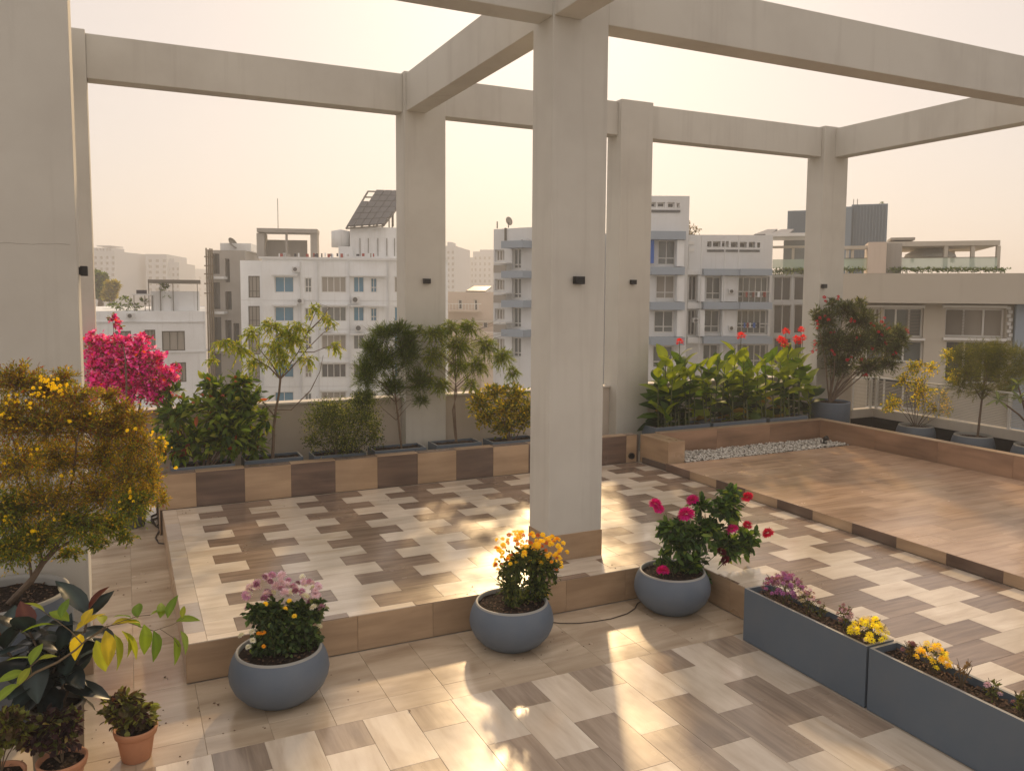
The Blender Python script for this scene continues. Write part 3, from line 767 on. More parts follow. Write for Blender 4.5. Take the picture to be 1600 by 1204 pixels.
# ------------------------------------------------------------------ back row planters and their plants
PGR = 'dark planter boxes along the rear parapet'
def back_planter(name, label, x0, x1, yf=9.72, z1=-1.99, z0=L0+.12, y1=None):
    t_ = planter_box(name, label, x0, x1, yf, (y1 or yf+.34), z0, z1, None, 'box_planter', .02, .03)
    t_['category'] = 'potted plant'; return t_
def bp_o(t_): return np.array(t_.location)
YB = 9.9
# A broad leaf shrub
A = back_planter('shrub_planter', 'broad leaved green shrub with pink buds in a dark planter at the left end', .42, 1.1, 9.68)
o = bp_o(A)
cl = clumpsW([(275, 650, 36, 34), (300, 690, 40, 30), (340, 640, 46, 34), (345, 690, 44, 30), (385, 640, 36, 36), (395, 690, 32, 26), (330, 605, 28, 18), (372, 600, 30, 20), (415, 655, 16, 16), (265, 610, 18, 12, .1), (355, 665, 40, 40), (270, 700, 24, 20)], YB, o)
V, F_, cc, tw = twig_crown(cl, 430, 6, .12, .056, [(G(82, 104, 44), 4), (G(110, 128, 48), 3), (G(56, 78, 40), 4), (G(140, 146, 60), 1.2), (G(138, 70, 46), .35)], 'o', .8, .1, .5, .003, .2)
leaf_object('foliage', V, F_, cc, 'leaf', A); tw.build('twigs', M['twig'], A, kind='stuff')
st = MB(); branches(st, (0, 0, z_ := .42), [c[0] for c in cl], .012, .004, .2); st.build('stem', M['bark'], A, kind='stuff')
bud = bloom_mesh('bud', .03, G(205, 110, 105), 26)
for px, py in [(316, 617), (282, 620), (302, 629), (275, 618), (368, 596), (348, 618)]: inst(bud, 'bud', A, tuple(onY(px, py, YB-.15)-o), (0, 0, R(0, 6)), R(.7, 1))
# B light airy tree
B = back_planter('tree_planter', 'slender airy neem like tree in a dark planter, second from the left on the ledge', 1.22, 1.9, 9.76)
o = bp_o(B); st = MB()
P = lambda px, py, dy=0: onY(px, py, YB+dy)-o
tr = [P(426, 716), P(427, 690), P(428, 665), P(431, 640), P(436, 615), P(438, 592)]
st.tube(tr, [.02, .018, .016, .015, .014, .013], 8)
fork = P(438, 592)
paths = [[(438, 592), (420, 573), (398, 560), (375, 540), (355, 530)], [(438, 592), (424, 568), (405, 545), (395, 520)], [(438, 592), (437, 570), (440, 545), (432, 520), (430, 500)],
         [(438, 592), (450, 572), (466, 550), (480, 520), (490, 495), (498, 480)], [(438, 592), (455, 575), (480, 545), (505, 520), (530, 505)], [(427, 640), (455, 640), (485, 610), (500, 580), (505, 555)],
         [(429, 650), (405, 620), (385, 605)], [(480, 520), (500, 500), (515, 480), (500, 475)], [(466, 550), (490, 550), (515, 540)]]
for p in paths:
    pts = [P(a, b, R(-.12, .12)*i/len(p)) for i, (a, b) in enumerate(p)]; st.tube(pts, list(np.linspace(.009, .0025, len(pts))), 6)
st.build('trunk', M['bark'], B)
cl = clumpsW([(350, 535, 28, 16), (335, 560, 16, 12), (375, 545, 26, 20), (395, 520, 22, 18), (425, 510, 30, 22), (430, 540, 34, 26), (455, 530, 30, 26), (470, 510, 26, 20), (490, 482, 20, 14), (515, 500, 20, 14), (400, 565, 22, 16), (480, 560, 18, 16), (520, 540, 18, 14), (380, 590, 14, 12), (440, 560, 18, 20), (450, 515, 18, 16)], YB, o)
V, F_, cc, tw = twig_crown(cl, 430, 14, .046, .014, [(G(150, 156, 50), 4), (G(120, 136, 48), 4), (G(94, 112, 44), 2), (G(176, 168, 70), 1.5)], 'd', .8, .45, .4, .0016, -.1)
leaf_object('foliage', V, F_, cc, 'leaf', B); tw.build('twigs', M['twig'], B, kind='stuff')
# C clipped round shrub
Cc = back_planter('shrub_planter', 'dense round clipped shrub with tiny leaves hanging over the tiled ledge', 2.02, 2.66, 9.70)
o = bp_o(Cc)
cl = clumpsW([(535, 665, 60, 46), (500, 660, 34, 36), (570, 655, 34, 44), (540, 695, 56, 22), (515, 640, 34, 24), (560, 625, 26, 16), (490, 690, 22, 20), (585, 680, 18, 30)], 9.78, o)
V, F_, cc, tw = twig_crown(cl, 1500, 9, .024, .015, [(G(92, 104, 52), 3), (G(70, 82, 42), 4), (G(54, 64, 34), 3), (G(150, 150, 80), 1.6)], 'd', 1, 0, .75, .001, .2)
leaf_object('foliage', V, F_, cc, 'leaf', Cc)
st = MB(); branches(st, (0, 0, .42), [c[0] for c in cl], .01, .004, .2); st.build('stem', M['bark'], Cc, kind='stuff')
# D feathery conifer
Dd = back_planter('tree_planter', 'feathery dense casuarina tree in a dark planter in front of the column left of centre', 2.78, 3.46, 9.72)
o = bp_o(Dd); P = lambda px, py, dy=0: onY(px, py, YB+dy)-o
st = MB(); st.tube([P(628, 706), P(625, 680), P(622, 650), P(618, 620), P(614, 580), P(612, 540)], [.015, .014, .013, .011, .008, .004], 7)
for _ in range(30):
    y_ = R(525, 640); s_ = random.choice([-1, 1]); st.tube([P(616+(y_-600)*.08, y_+18), P(616+s_*18, y_, R(-.1, .1)), P(616+s_*R(30, 52), y_-R(8, 26), R(-.18, .18))], [.005, .003, .0015], 4)
st.build('trunk', M['bark'], Dd)
cl = clumpsW([(572, 590, 22, 44), (580, 550, 22, 28), (570, 625, 18, 18), (600, 525, 26, 22), (625, 520, 24, 20), (600, 570, 30, 36), (635, 560, 26, 34), (655, 600, 20, 28), (658, 628, 14, 10), (615, 610, 26, 26), (640, 535, 20, 20)], YB, o)
V, F_, cc, tw = twig_crown(cl, 2600, 12, .055, .0042, [(G(86, 102, 44), 4), (G(66, 84, 36), 4), (G(50, 66, 32), 3), (G(112, 124, 56), 1.5)], 'd', .45, .0, .5, .0012, .45)
leaf_object('foliage', V, F_, cc, 'leaf', Dd)
# E wispy tree
Ee = back_planter('tree_planter', 'wispy narrow leaved bottlebrush tree in a dark planter right of the casuarina', 3.62, 4.26, 9.76)
o = bp_o(Ee); P = lambda px, py, dy=0: onY(px, py, YB+dy)-o
st = MB()
for k in (-1, 0, 1): st.tube([P(713+k, 690), P(711+k*1.5, 670), P(709+2*k, 640), P(712-k*2, 615), P(712+k*2, 580), P(712+k*6, 545)], [.008, .008, .007, .007, .006, .003], 6)
for _ in range(26):
    y_ = R(515, 600); s_ = random.choice([-1, 1]); st.tube([P(712, y_+20), P(712+s_*22, y_, R(-.1, .1)), P(712+s_*R(35, 85), y_-R(-6, 26), R(-.2, .2))], [.004, .0028, .0012], 4)
st.build('trunk', M['bark'], Ee)
cl = clumpsW([(680, 520, 24, 20), (705, 510, 24, 16), (735, 510, 22, 18), (715, 540, 32, 26), (675, 555, 22, 22), (760, 540, 24, 22), (785, 555, 22, 20), (745, 570, 22, 20), (690, 600, 20, 16), (735, 600, 16, 12), (672, 590, 14, 14), (800, 580, 14, 14), (655, 515, 14, 10), (715, 570, 20, 20)], YB, o)
V, F_, cc, tw = twig_crown(cl, 950, 13, .06, .0075, [(G(112, 124, 46), 4), (G(90, 108, 44), 4), (G(70, 86, 40), 2), (G(140, 146, 60), 1.5)], 'd', .6, .35, .5, .0013, 0)
leaf_object('foliage', V, F_, cc, 'leaf', Ee); tw.build('twigs', M['twig'], Ee, kind='stuff')
# F croton
Ff = back_planter('croton_planter', 'yellow and green croton bush in a dark planter just left of the central column', 4.38, 5.06, 9.66)
o = bp_o(Ff)
cl = clumpsW([(750, 630, 26, 22), (775, 615, 26, 16), (805, 620, 26, 22), (790, 645, 32, 26), (760, 655, 22, 18), (815, 655, 26, 24), (790, 670, 30, 16), (835, 640, 20, 30)], 9.85, o)
V, F_, cc, tw = twig_crown(cl, 700, 7, .055, .026, [(G(168, 150, 34), 3), (G(136, 126, 38), 3), (G(84, 96, 38), 5), (G(100, 92, 36), 2), (G(196, 178, 56), 1)], 'o', .8, 0, .6, .002, .3)
leaf_object('foliage', V, F_, cc, 'leaf', Ff); st = MB(); branches(st, (0, 0, .42), [c[0] for c in cl], .008, .003, .2); st.build('stem', M['bark'], Ff, kind='stuff')

# bougainvillea in the back left corner
Bg = thing('bougainvillea', 'bright magenta bougainvillea arching beside the big left pillar', 'potted plant', (-.05, 10.1, L0))
o = np.array(Bg.location); MB().lathe([(0, 0), (.19, 0), (.24, .36), (.25, .38), (.225, .38), (.215, .32)], 30).build('pot', M['bowl'], Bg, True); soil_disc(Bg, .215, .33)
P = lambda px, py, dy=0: onY(px, py, 10.1+dy)-o
bc = [(160, 545, 26, 24), (180, 570, 34, 28), (210, 560, 36, 28), (230, 585, 34, 24), (165, 600, 30, 26), (205, 605, 34, 26), (245, 610, 24, 22), (265, 590, 14, 18), (190, 535, 22, 12), (150, 575, 18, 26), (245, 560, 16, 12), (220, 530, 16, 10), (176, 498, 6, 7), (184, 508, 5, 8), (145, 530, 10, 14), (280, 575, 7, 7)]
cl = clumpsW([(a, b, c_*1.12, d_*1.12) for a, b, c_, d_ in bc], 10.1, o)
V, F_, cc, tw = twig_crown(cl, 1150, 8, .042, .036, [(G(216, 62, 165), 6), (G(188, 40, 138), 4), (G(232, 140, 204), 4), (G(140, 34, 96), 2), (G(240, 120, 40), .25)], 'o', 1, .05, .6, .0015, .1)
leaf_object('bracts', V, F_, cc, 'petal', Bg); tw.build('twigs', M['twig'], Bg, kind='stuff')
V, F_, cc, _t = twig_crown(cl, 260, 6, .045, .025, [(G(104, 104, 44), 3), (G(124, 92, 60), 2)], 'o', 1, .05, .6, 0, .1); leaf_object('foliage', V, F_, cc, 'leaf', Bg)
st = MB(); branches(st, (0, 0, .35), [c[0] for c in cl[:12]], .014, .004, .25); st.tube([P(160, 545), P(178, 520), P(176, 498)], .003, 5); st.build('stem', M['bark'], Bg)

# cannas
lc = [G(72, 98, 32), G(50, 76, 32), G(128, 144, 40), G(42, 64, 32)]
canna_leaf = [big_leaf_mesh('leaf', .42, .225, c_, 'leaf', c_*1.2, .45, .12) for c_ in lc]+[big_leaf_mesh('leaf', .34, .13, G(150, 120, 40), 'leaf', None, .5, .2)]
canna_fl = bloom_mesh('flower', .07, G(225, 50, 55), 18, 1.1, None, .7)
def canna(label, x0, x1, cl, flowers, n):
    t_ = back_planter('canna_planter', label, x0, x1, 9.62, -1.965)
    o = bp_o(t_); st = MB(); k = 0
    for px, ptop in cl+[(a+R(3, 8), b+R(8, 40)) for a, b in cl[::2]]:
        foot = np.array([onY(px, 660, 9.8)[0]-o[0]+R(-.05, .05), R(-.1, .1), .42]); dy = R(-.12, .12); top = onY(px, ptop, 9.8+dy)-o
        top[0] = foot[0]*.3+top[0]*.7
        st.tube([foot, (foot+top)/2+np.array([R(-.02, .02), 0, 0]), top], [.012, .010, .005], 6)
        h = top[2]-foot[2]; m_ = 11; a0 = R(0, 6)
        for i in range(m_):
            s = .24+.76*i/m_; p = foot+(top-foot)*s; az = a0+i*2.5
            el = -.35+1.75*s+R(-.2, .2)
            if s < .55 and math.sin(az) < .3: az = -az if math.sin(-az) > .2 else R(.2, 2.9)
            inst(random.choice(canna_leaf if s < .4 else [canna_leaf[0], canna_leaf[2], canna_leaf[2]] if s > .6 else canna_leaf[:4]), 'leaf', t_, tuple(p), (R(-1.1, 1.1), -el, az), R(.7, 1.05)*(1.0-.25*s))
    st.build('stem', M['stem'], t_)
    fs_ = MB()
    for px, py in flowers:
        p = onY(px, py, 9.8)-o; inst(canna_fl, 'flower', t_, tuple(p), (0, 0, R(0, 6)), R(1.0, 1.35))
        fs_.tube([p+np.array([0, 0, .03]), p-np.array([0, 0, .28])], .005, 5)
    fs_.build('flower_stalk', M['stem'], t_, kind='stuff')
canna('leafy green canna clump with one red flower in a dark planter, leftmost of the three', 6.98, 8.0, [(1028, 575), (1040, 555), (1050, 570), (1062, 550), (1072, 560), (1084, 580), (1095, 570), (1056, 600), (1035, 600)], [(1062, 534)], 8)
canna('leafy canna clump with a tall bud spike in a dark planter, middle of the three', 8.06, 9.12, [(1108, 570), (1120, 555), (1133, 560), (1146, 545), (1158, 560), (1170, 565), (1182, 575), (1140, 590), (1165, 600)], [(1158, 525)], 8)
canna('leafy canna clump with several red flowers in a dark planter, rightmost of the three', 9.2, 10.0, [(1192, 560), (1204, 555), (1216, 550), (1228, 545), (1240, 550), (1250, 565), (1262, 590), (1222, 590)], [(1223, 533), (1228, 518), (1245, 530), (1254, 528), (1252, 515), (1226, 538), (1219, 530), (1248, 534)], 8)

# oleander in cylinder pot
Ol = thing('oleander_pot', 'large oleander bush with small red flowers in a blue grey cylinder pot beside the column', 'potted plant', (10.78, 9.9, L0))
o = np.array(Ol.location)
MB().lathe([(0, 0), (.325, 0), (.335, .88), (.335, .90), (.31, .90), (.305, .86)], 48).build('pot', M['bowl'], Ol, True); soil_disc(Ol, .308, .865)
oc = [(1290, 500, 24, 20), (1320, 485, 30, 18), (1345, 500, 30, 24), (1300, 535, 34, 26), (1335, 540, 38, 30), (1370, 530, 34, 28), (1395, 545, 24, 26), (1400, 525, 16, 20), (1310, 570, 26, 20), (1355, 575, 30, 18), (1385, 570, 24, 14), (1275, 490, 12, 12), (1345, 475, 12, 10), (1412, 530, 8, 14), (1300, 475, 12, 8)]
cl = clumpsW(oc, 9.9, o)
V, F_, cc, tw = twig_crown(cl, 1700, 10, .075, .015, [(G(76, 84, 58), 4), (G(60, 68, 48), 4), (G(98, 104, 72), 2), (G(120, 120, 88), .8)], 'd', .6, .05, .5, .0022, .25)
leaf_object('foliage', V, F_, cc, 'leaf', Ol); tw.build('twigs', M['twig'], Ol, kind='stuff')
st = MB(); branches(st, (0, 0, .86), [c[0] for c in cl], .014, .004, .12, 6); st.build('stem', M['bark'], Ol)
of = bloom_mesh('flower', .03, G(185, 45, 60), 16, .9, None, .6)
for px, py in [(1290, 468), (1312, 466), (1279, 500), (1277, 510), (1292, 497), (1303, 550), (1275, 535), (1327, 560), (1342, 527), (1364, 508), (1380, 500), (1376, 520), (1386, 512), (1417, 516), (1353, 585), (1398, 552), (1333, 500), (1300, 520), (1360, 545), (1272, 548), (1385, 535), (1345, 560)]:
    for _ in range(3): inst(of, 'flower', Ol, tuple(onY(px+R(-4, 4), py+R(-4, 4), 9.9-R(.1, .25))-o), (R(-1, 1), R(-1, 1), 0), R(.7, 1.1))

# pots beyond the right rim
Yp = thing('shrub_pot', 'sparse shrub with bright yellow flowers in a grey bowl pot against the railing', 'potted plant', (12.12, 9.25, L0))
o = np.array(Yp.location); bowl(Yp, .32, .5); st = MB()
P = lambda px, py, dy=0: onY(px, py, 9.25+dy)-o
yc = [(1395, 628, 16, 14), (1410, 595, 16, 14), (1425, 575, 14, 14), (1440, 610, 16, 34), (1435, 570, 14, 12), (1462, 640, 16, 12), (1475, 620, 14, 16), (1455, 575, 14, 10), (1480, 555, 12, 12), (1490, 590, 12, 14), (1385, 635, 10, 10), (1480, 640, 10, 8)]
cl = clumpsW([(a, b, c_*1.2, d_*1.2) for a, b, c_, d_ in yc], 9.25, o); branches(st, (0, 0, .42), [c[0] for c in cl], .006, .002, .15, 5); st.build('stem', M['bark'], Yp)
V, F_, cc, tw = twig_crown(cl, 420, 8, .04, .022, [(G(150, 150, 40), 3), (G(120, 124, 44), 3), (G(222, 200, 30), 3), (G(200, 170, 30), 1)], 'o', .9, .1, .5, .0015, .1); leaf_object('foliage', V, F_, cc, 'leaf', Yp); tw.build('twigs', M['twig'], Yp, kind='stuff')
Pp = thing('tree_pot', 'dark feathery broad crowned tree in a grey bowl pot by the railing', 'potted plant', (12.12, 8.22, L0))
o = np.array(Pp.location); bowl(Pp, .32, .5); P = lambda px, py, dy=0: onY(px, py, 8.22+dy)-o
st = MB(); st.tube([P(1526, 694), P(1529, 670), P(1531, 650), P(1534, 625), P(1537, 600), P(1540, 575)], [.02, .018, .017, .015, .012, .007], 8)
pc = [(1500, 560, 26, 16), (1530, 552, 30, 16), (1560, 550, 30, 14), (1590, 560, 28, 18), (1510, 585, 30, 16), (1545, 580, 34, 18), (1580, 590, 30, 18), (1500, 605, 24, 12), (1530, 610, 26, 12), (1570, 612, 26, 12), (1610, 580, 24, 24), (1555, 565, 24, 16)]
cl = clumpsW([(a, b, c_*1.25, d_*1.45) for a, b, c_, d_ in pc], 8.22, o); branches(st, P(1534, 625), [c[0] for c in cl], .008, .002, .15, 5); st.build('trunk', M['bark'], Pp)
V, F_, cc, tw = twig_crown(cl, 2400, 12, .06, .0042, [(G(96, 100, 48), 4), (G(80, 84, 44), 4), (G(64, 70, 40), 3), (G(124, 120, 66), 1)], 'd', .5, 0, .6, .0012, .25); leaf_object('foliage', V, F_, cc, 'leaf', Pp)
Fr = thing('frangipani_pot', 'grey bowl pot with a long leaved frangipani cut by the right edge', 'potted plant', (12.12, 7.25, L0))
o = np.array(Fr.location); bowl(Fr, .32, .5); P = lambda px, py, dy=0: onY(px, py, 7.25+dy)-o
st = MB(); base = P(1618, 700); 
tips = [P(1560, 625, .0), P(1592, 622, -.1), P(1590, 600, .1), P(1630, 610), P(1645, 630)]
branches(st, (0, 0, .42), tips, .018, .011, .2, 7); st.build('stem', M['bark'], Fr)
fl = [big_leaf_mesh('leaf', .24, .055, c_, 'leaf', c_*1.5, .25, .2) for c_ in (G(120, 132, 84), G(98, 112, 70), G(84, 98, 60))]
for tp in tips:
    for i in range(13): inst(random.choice(fl), 'leaf', Fr, tuple(tp), (0, -R(-.3, 1.0), i*2.4+R(-.2, .2)), R(.7, 1.1))
cp = thing('clay_pot', 'pale clay pot standing low behind the deck rim in front of the yellow flowered shrub', 'pot', (11.1, 8.45, L0))
MB().lathe([(0, 0), (.15, 0), (.21, .33), (.235, .33), (.24, .39), (.215, .39), (.20, .33)], 32).build('pot', M['pale_clay'], cp, True); soil_disc(cp, .2, .34)

# ------------------------------------------------------------------ left foreground plants
bigx, bigy = -.93, 4.93
Ys = thing('golden_shrub_pot', 'big grey pot with a large golden brown shrub full of small yellow flowers', 'potted plant', (-.74, 5.81, L0))
o = np.array(Ys.location); YS = 5.62
MB().lathe([(0, 0), (.22, 0), (.30, .12), (.36, .34), (.385, .58), (.375, .74), (.368, .78)], 56).build('pot', M['bowl'], Ys, True); MB().lathe([(.368, .78), (.364, .80), (.345, .80), (.335, .775), (.34, .70)], 56).build('rim', M['bowl_lip'], Ys, True); soil_disc(Ys, .342, .735, 30, 240)
P = lambda px, py, dy=0: onY(px, py, YS+dy)-o
st = MB()
st.tube([(0.02, 0, .72), P(50, 905), P(66, 880), P(82, 862), P(95, 840), P(100, 800), P(90, 760)], [.022, .02, .018, .017, .014, .01, .006], 8)
for p in [[(50, 905), (45, 870), (30, 830), (20, 790)], [(66, 880), (60, 840), (62, 790), (60, 740), (50, 690)], [(95, 840), (125, 810), (160, 780), (190, 740)], [(100, 800), (115, 740), (120, 690), (130, 640)], [(82, 862), (120, 840), (160, 815), (200, 790)], [(62, 790), (30, 720), (10, 650)], [(120, 690), (90, 640), (70, 600)], [(160, 780), (200, 710), (210, 680)]]:
    st.tube([P(a, b, R(-.1, .1)*i) for i, (a, b) in enumerate(p)], list(np.linspace(.011, .003, len(p))), 6)
st.build('trunk', M['bark'], Ys)
gc = [(30, 600, 44, 28), (80, 615, 40, 28), (120, 625, 34, 22), (20, 660, 44, 36), (75, 665, 44, 36), (135, 665, 42, 32), (180, 670, 38, 28), (215, 700, 34, 30), (160, 715, 46, 36), (90, 720, 50, 38), (25, 730, 44, 40), (200, 745, 36, 34), (235, 740, 22, 30), (150, 775, 46, 34), (80, 785, 50, 36), (20, 800, 44, 40), (205, 790, 32, 26), (120, 820, 44, 26), (60, 840, 44, 26), (170, 820, 34, 20), (225, 775, 22, 22), (245, 755, 14, 16), (15, 860, 40, 26), (250, 700, 10, 16), (100, 590, 20, 14), (150, 850, 18, 12), (190, 640, 24, 16), (215, 655, 22, 16), (165, 620, 22, 14), (110, 865, 20, 10), (195, 840, 16, 10), (255, 780, 12, 12)]
cl = clumpsW([(a, b, c_*1.22, d_*1.38, R(-.2, .15)) for a, b, c_, d_ in gc], YS, o)
W_ = [G(138, 118, 38), G(168, 146, 36), G(118, 92, 42), G(108, 116, 38), G(130, 74, 38)]
tops = [c for c, g_ in zip(cl, gc) if g_[1] < 690]; mids = [c for c, g_ in zip(cl, gc) if 690 <= g_[1] < 790]; lows = [c for c, g_ in zip(cl, gc) if g_[1] >= 790]
a1 = twig_crown(tops, 1700, 11, .021, .0095, [(W_[0], 4), (W_[1], 3), (W_[2], 3), (W_[4], 1.2), (W_[3], 4)], 'd', .8, 0, .6, .0012, .3)
a2 = twig_crown(mids, 1800, 11, .021, .0095, [(W_[0], 3), (W_[1], 5), (W_[3], 5), (G(170, 136, 32), 2), (W_[4], .6)], 'd', .8, 0, .6, .0012, .2)
a3 = twig_crown(lows, 1500, 11, .022, .0105, [(G(86, 104, 40), 4), (G(108, 120, 44), 3), (W_[3], 3), (W_[1], 2)], 'd', .8, .1, .6, .0012, .1)
V, F_, cc = join([a1[:3], a2[:3], a3[:3]]); leaf_object('foliage', V, F_, cc, 'leaf', Ys)
tw = a1[3]; 
for k in (a2[3], a3[3]): tw.add(k.v, k.f)
tw.build('twigs', M['twig'], Ys, kind='stuff')
yf = bloom_mesh('flower', .0125, G(255, 222, 20), 12, .9, None, .7)
spots = [(70, 590, 8), (80, 600, 10), (60, 612, 10), (90, 612, 8), (95, 608, 8), (20, 622, 9), (5, 645, 5), (40, 633, 6), (142, 642, 3), (115, 655, 3), (30, 670, 3), (22, 693, 4), (45, 713, 4), (2, 725, 4), (55, 705, 3), (105, 735, 3), (193, 770, 6), (200, 775, 5), (195, 790, 4), (250, 690, 3), (240, 680, 4), (260, 696, 4), (72, 800, 3), (48, 828, 4), (55, 835, 4), (95, 810, 4), (12, 815, 3), (135, 800, 2), (205, 670, 3), (270, 725, 2)]
for px, py, n in spots:
    for _ in range(n): inst(yf, 'flower', Ys, tuple(P(px+R(-11, 11), py+R(-8, 8), -R(.12, .32))), (R(-1, 1), R(-1, 1), 0), R(.6, 1.05))

# rubber plant
Rp = thing('rubber_plant_pot', 'rubber plant with big dark glossy leaves in a tall weathered grey pot', 'potted plant', (-.41, 5.02, L0))
o = np.array(Rp.location); YR = 4.98
MB().lathe([(0, 0), (.125, 0), (.135, .36), (.145, .37), (.145, .40), (.131, .40), (.126, .35)], 36).build('pot', M['stone_pot'], Rp, True); soil_disc(Rp, .127, .36, 20, 30)
P = lambda px, py, dy=0: onY(px, py, YR+dy)-o
rub = [big_leaf_mesh('leaf', .27, .125, c_, 'waxy', c_*1.7, .22, .18) for c_ in (G(40, 54, 56), G(48, 62, 62), G(34, 44, 46))]
rub_r = big_leaf_mesh('leaf', .17, .095, G(92, 44, 34), 'waxy', G(110, 60, 42), .3, .25)
st = MB(); heads = []
for (px, py) in [(138, 955), (95, 1020), (45, 985), (5, 1010), (100, 1062), (45, 1062), (70, 1045)]:
    tp = P(px, py, R(-.05, .1)); heads.append(tp); 
branches(st, (0, 0, .3), heads, .010, .006, .1, 6); st.build('stem', M['bark'], Rp)
for hi, tp in enumerate(heads):
    nn = 9 if hi < 1 else 11
    for i in range(nn):
        s = i/nn; p = np.array(tp)*(1-.28*s)+np.array([0, 0, .3])*.28*s
        me = rub_r if (hi in (0, 2, 3) and i in (0,)) else random.choice(rub)
        inst(me, 'leaf', Rp, tuple(p), (R(-.3, .3), -(1.15-1.95*s+R(-.2, .2)), hi+i*2.4), R(.78, 1.12))

# arching branch with light green leaves, rooted left of the frame
Br = thing('arching_shrub_pot', 'long arching branch with lime and yellow leaves reaching in from the left edge', 'potted plant', (-1.5, 4.42, L0))
o = np.array(Br.location); YA = 4.5
MB().lathe([(0, 0), (.14, 0), (.19, .28), (.2, .3), (.18, .3), (.17, .26)], 32).build('pot', M['terracotta'], Br, True); soil_disc(Br, .17, .26)
P = lambda px, py, dy=0: onY(px, py, YA+dy)-o
st = MB()
main = [(0.0, 0, .26), (.15, .02, .33)]+[P(a, b) for a, b in [(-60, 1135), (0, 1090), (30, 1068), (55, 1050), (90, 1034), (118, 1015), (134, 1000), (160, 985)]]
st.tube(main, [.012, .011, .009, .007, .0065, .0062, .006, .005, .004, .003], 7)
st.tube([P(50, 1054), P(48, 1040), P(60, 1030)], .003, 5); st.tube([P(134, 1000), P(165, 978), P(200, 972), P(240, 985), P(270, 975), P(288, 965)], [.003, .0026, .0022, .002, .0016, .001], 5)
st.tube([P(150, 990), P(175, 975), P(215, 962), P(235, 960)], .002, 5); st.tube([P(250, 982), P(270, 995), P(280, 1010)], .0015, 5); st.tube([P(128, 1005), P(110, 985), P(90, 970), P(60, 950)], [.003, .0025, .002, .0012], 5)
st.build('branch', M['twig'], Br)
lm = [big_leaf_mesh('leaf', .145, .062, c_, 'leaf', c_*1.2, .35, .25) for c_ in (G(124, 148, 50), G(146, 156, 52), G(184, 168, 44), G(100, 128, 46), G(140, 162, 80))]
for px, py, az, el, kk, sc in [(52, 1030, 2.6, .3, 4, .9), (48, 1038, 1.2, .8, 0, .9), (40, 1050, 3.3, .1, 0, .9), (48, 1042, 3.9, -.5, 1, .7), (30, 1068, 3.4, -.3, 0, 1), (60, 1030, .3, .2, 1, .6), (10, 1085, 3.0, .3, 4, 1),
        (118, 985, .5, .6, 2, 1.1), (125, 990, 2.0, -.9, 2, 1.1), (108, 970, 2.4, .5, 0, 1), (95, 965, 1.3, .9, 3, .8), (85, 975, 3.0, .2, 0, 1), (70, 955, 3.0, .9, 1, .7), (130, 975, 1.2, .7, 2, .8),
        (150, 1000, 5.4, -1.1, 1, 1.2), (165, 985, 5.0, -.9, 2, 1.2), (178, 990, 5.6, -1.1, 1, 1.3), (190, 985, .2, -.9, 1, 1.2), (175, 975, .3, .1, 2, 1), (195, 970, .9, -.3, 3, .9), (200, 990, 5.8, -1.3, 1, .9),
        (225, 975, 5.0, -1.2, 0, 1.1), (240, 985, 5.6, -1.3, 3, 1.2), (215, 965, 1.6, .6, 3, .9), (235, 960, .4, .2, 0, .9), (250, 965, 1.3, .7, 0, .8), (262, 965, 1.0, 1.1, 3, .9), (275, 970, .1, .1, 0, .9), (282, 985, 5.6, -1.0, 4, .9),
        (285, 965, 1.4, 1.0, 1, .5), (272, 995, 5.3, -1.1, 0, 1), (205, 965, 2.4, .3, 3, .7), (160, 975, 1.6, .4, 1, .8)]:
    inst(lm[kk], 'leaf', Br, tuple(P(px, py, R(-.05, .05))), (R(-.5, .5), -el, az), sc)

# small terracotta pots with coleus
def coleus(label, x, y, s, seed, cl, mat_='terracotta'):
    t_ = thing('coleus_pot', label, 'potted plant', (x, y, L0), 0, 'small terracotta pots in the left corner')
    k = s
    MB().lathe([(0, 0), (.062*k, 0), (.066*k, .004*k), (.085*k, .12*k)], 32).build('pot', M[mat_], t_, True)
    MB().lathe([(.085*k, .12*k), (.094*k, .123*k), (.1*k, .15*k), (.1*k, .158*k), (.09*k, .158*k), (.086*k, .135*k)], 32).build('rim', M[mat_], t_, True)
    soil_disc(t_, .087*k, .137*k, 18, 24)
    cw = clumpsW(cl, y, (x, y, L0))
    pal = [(G(80, 70, 46), 3), (G(104, 106, 54), 4), (G(70, 48, 44), 2), (G(124, 128, 66), 1.5)] if seed != 2 else [(G(64, 42, 48), 4), (G(80, 84, 46), 2), (G(48, 34, 36), 2), (G(150, 140, 90), .5)]
    V, F_, cc, tw = twig_crown(cw, 120, 6, .045, .032, pal, 'o', .8, .1, .4, .002, .15)
    leaf_object('foliage', V, F_, cc, 'leaf', t_); tw.build('twigs', M['twig'], t_, kind='stuff')
    st = MB(); branches(st, (0, 0, .13*k), [c[0] for c in cw], .004, .002, .1, 5); st.build('stem', M['twig'], t_)
    return t_
coleus('terracotta pot with a bushy green coleus standing alone on the beige tiles', -.015, 4.96, 1.2, 0, [(195, 1095, 22, 18), (215, 1110, 24, 20), (180, 1110, 18, 16), (200, 1125, 24, 16), (230, 1120, 14, 14), (172, 1098, 10, 8)])
coleus('terracotta pot with a purple coleus right in front of the tall grey pot', -.375, 4.76, 1.25, 2, [(80, 1130, 26, 24), (110, 1125, 20, 24), (60, 1150, 18, 18), (95, 1155, 26, 16), (45, 1165, 12, 10)])
coleus('terracotta pot with dark coleus cut by the left edge of the picture', -.66, 4.74, 1.25, 0, [(10, 1130, 24, 22), (35, 1150, 18, 16), (0, 1160, 24, 16), (25, 1125, 14, 12)])

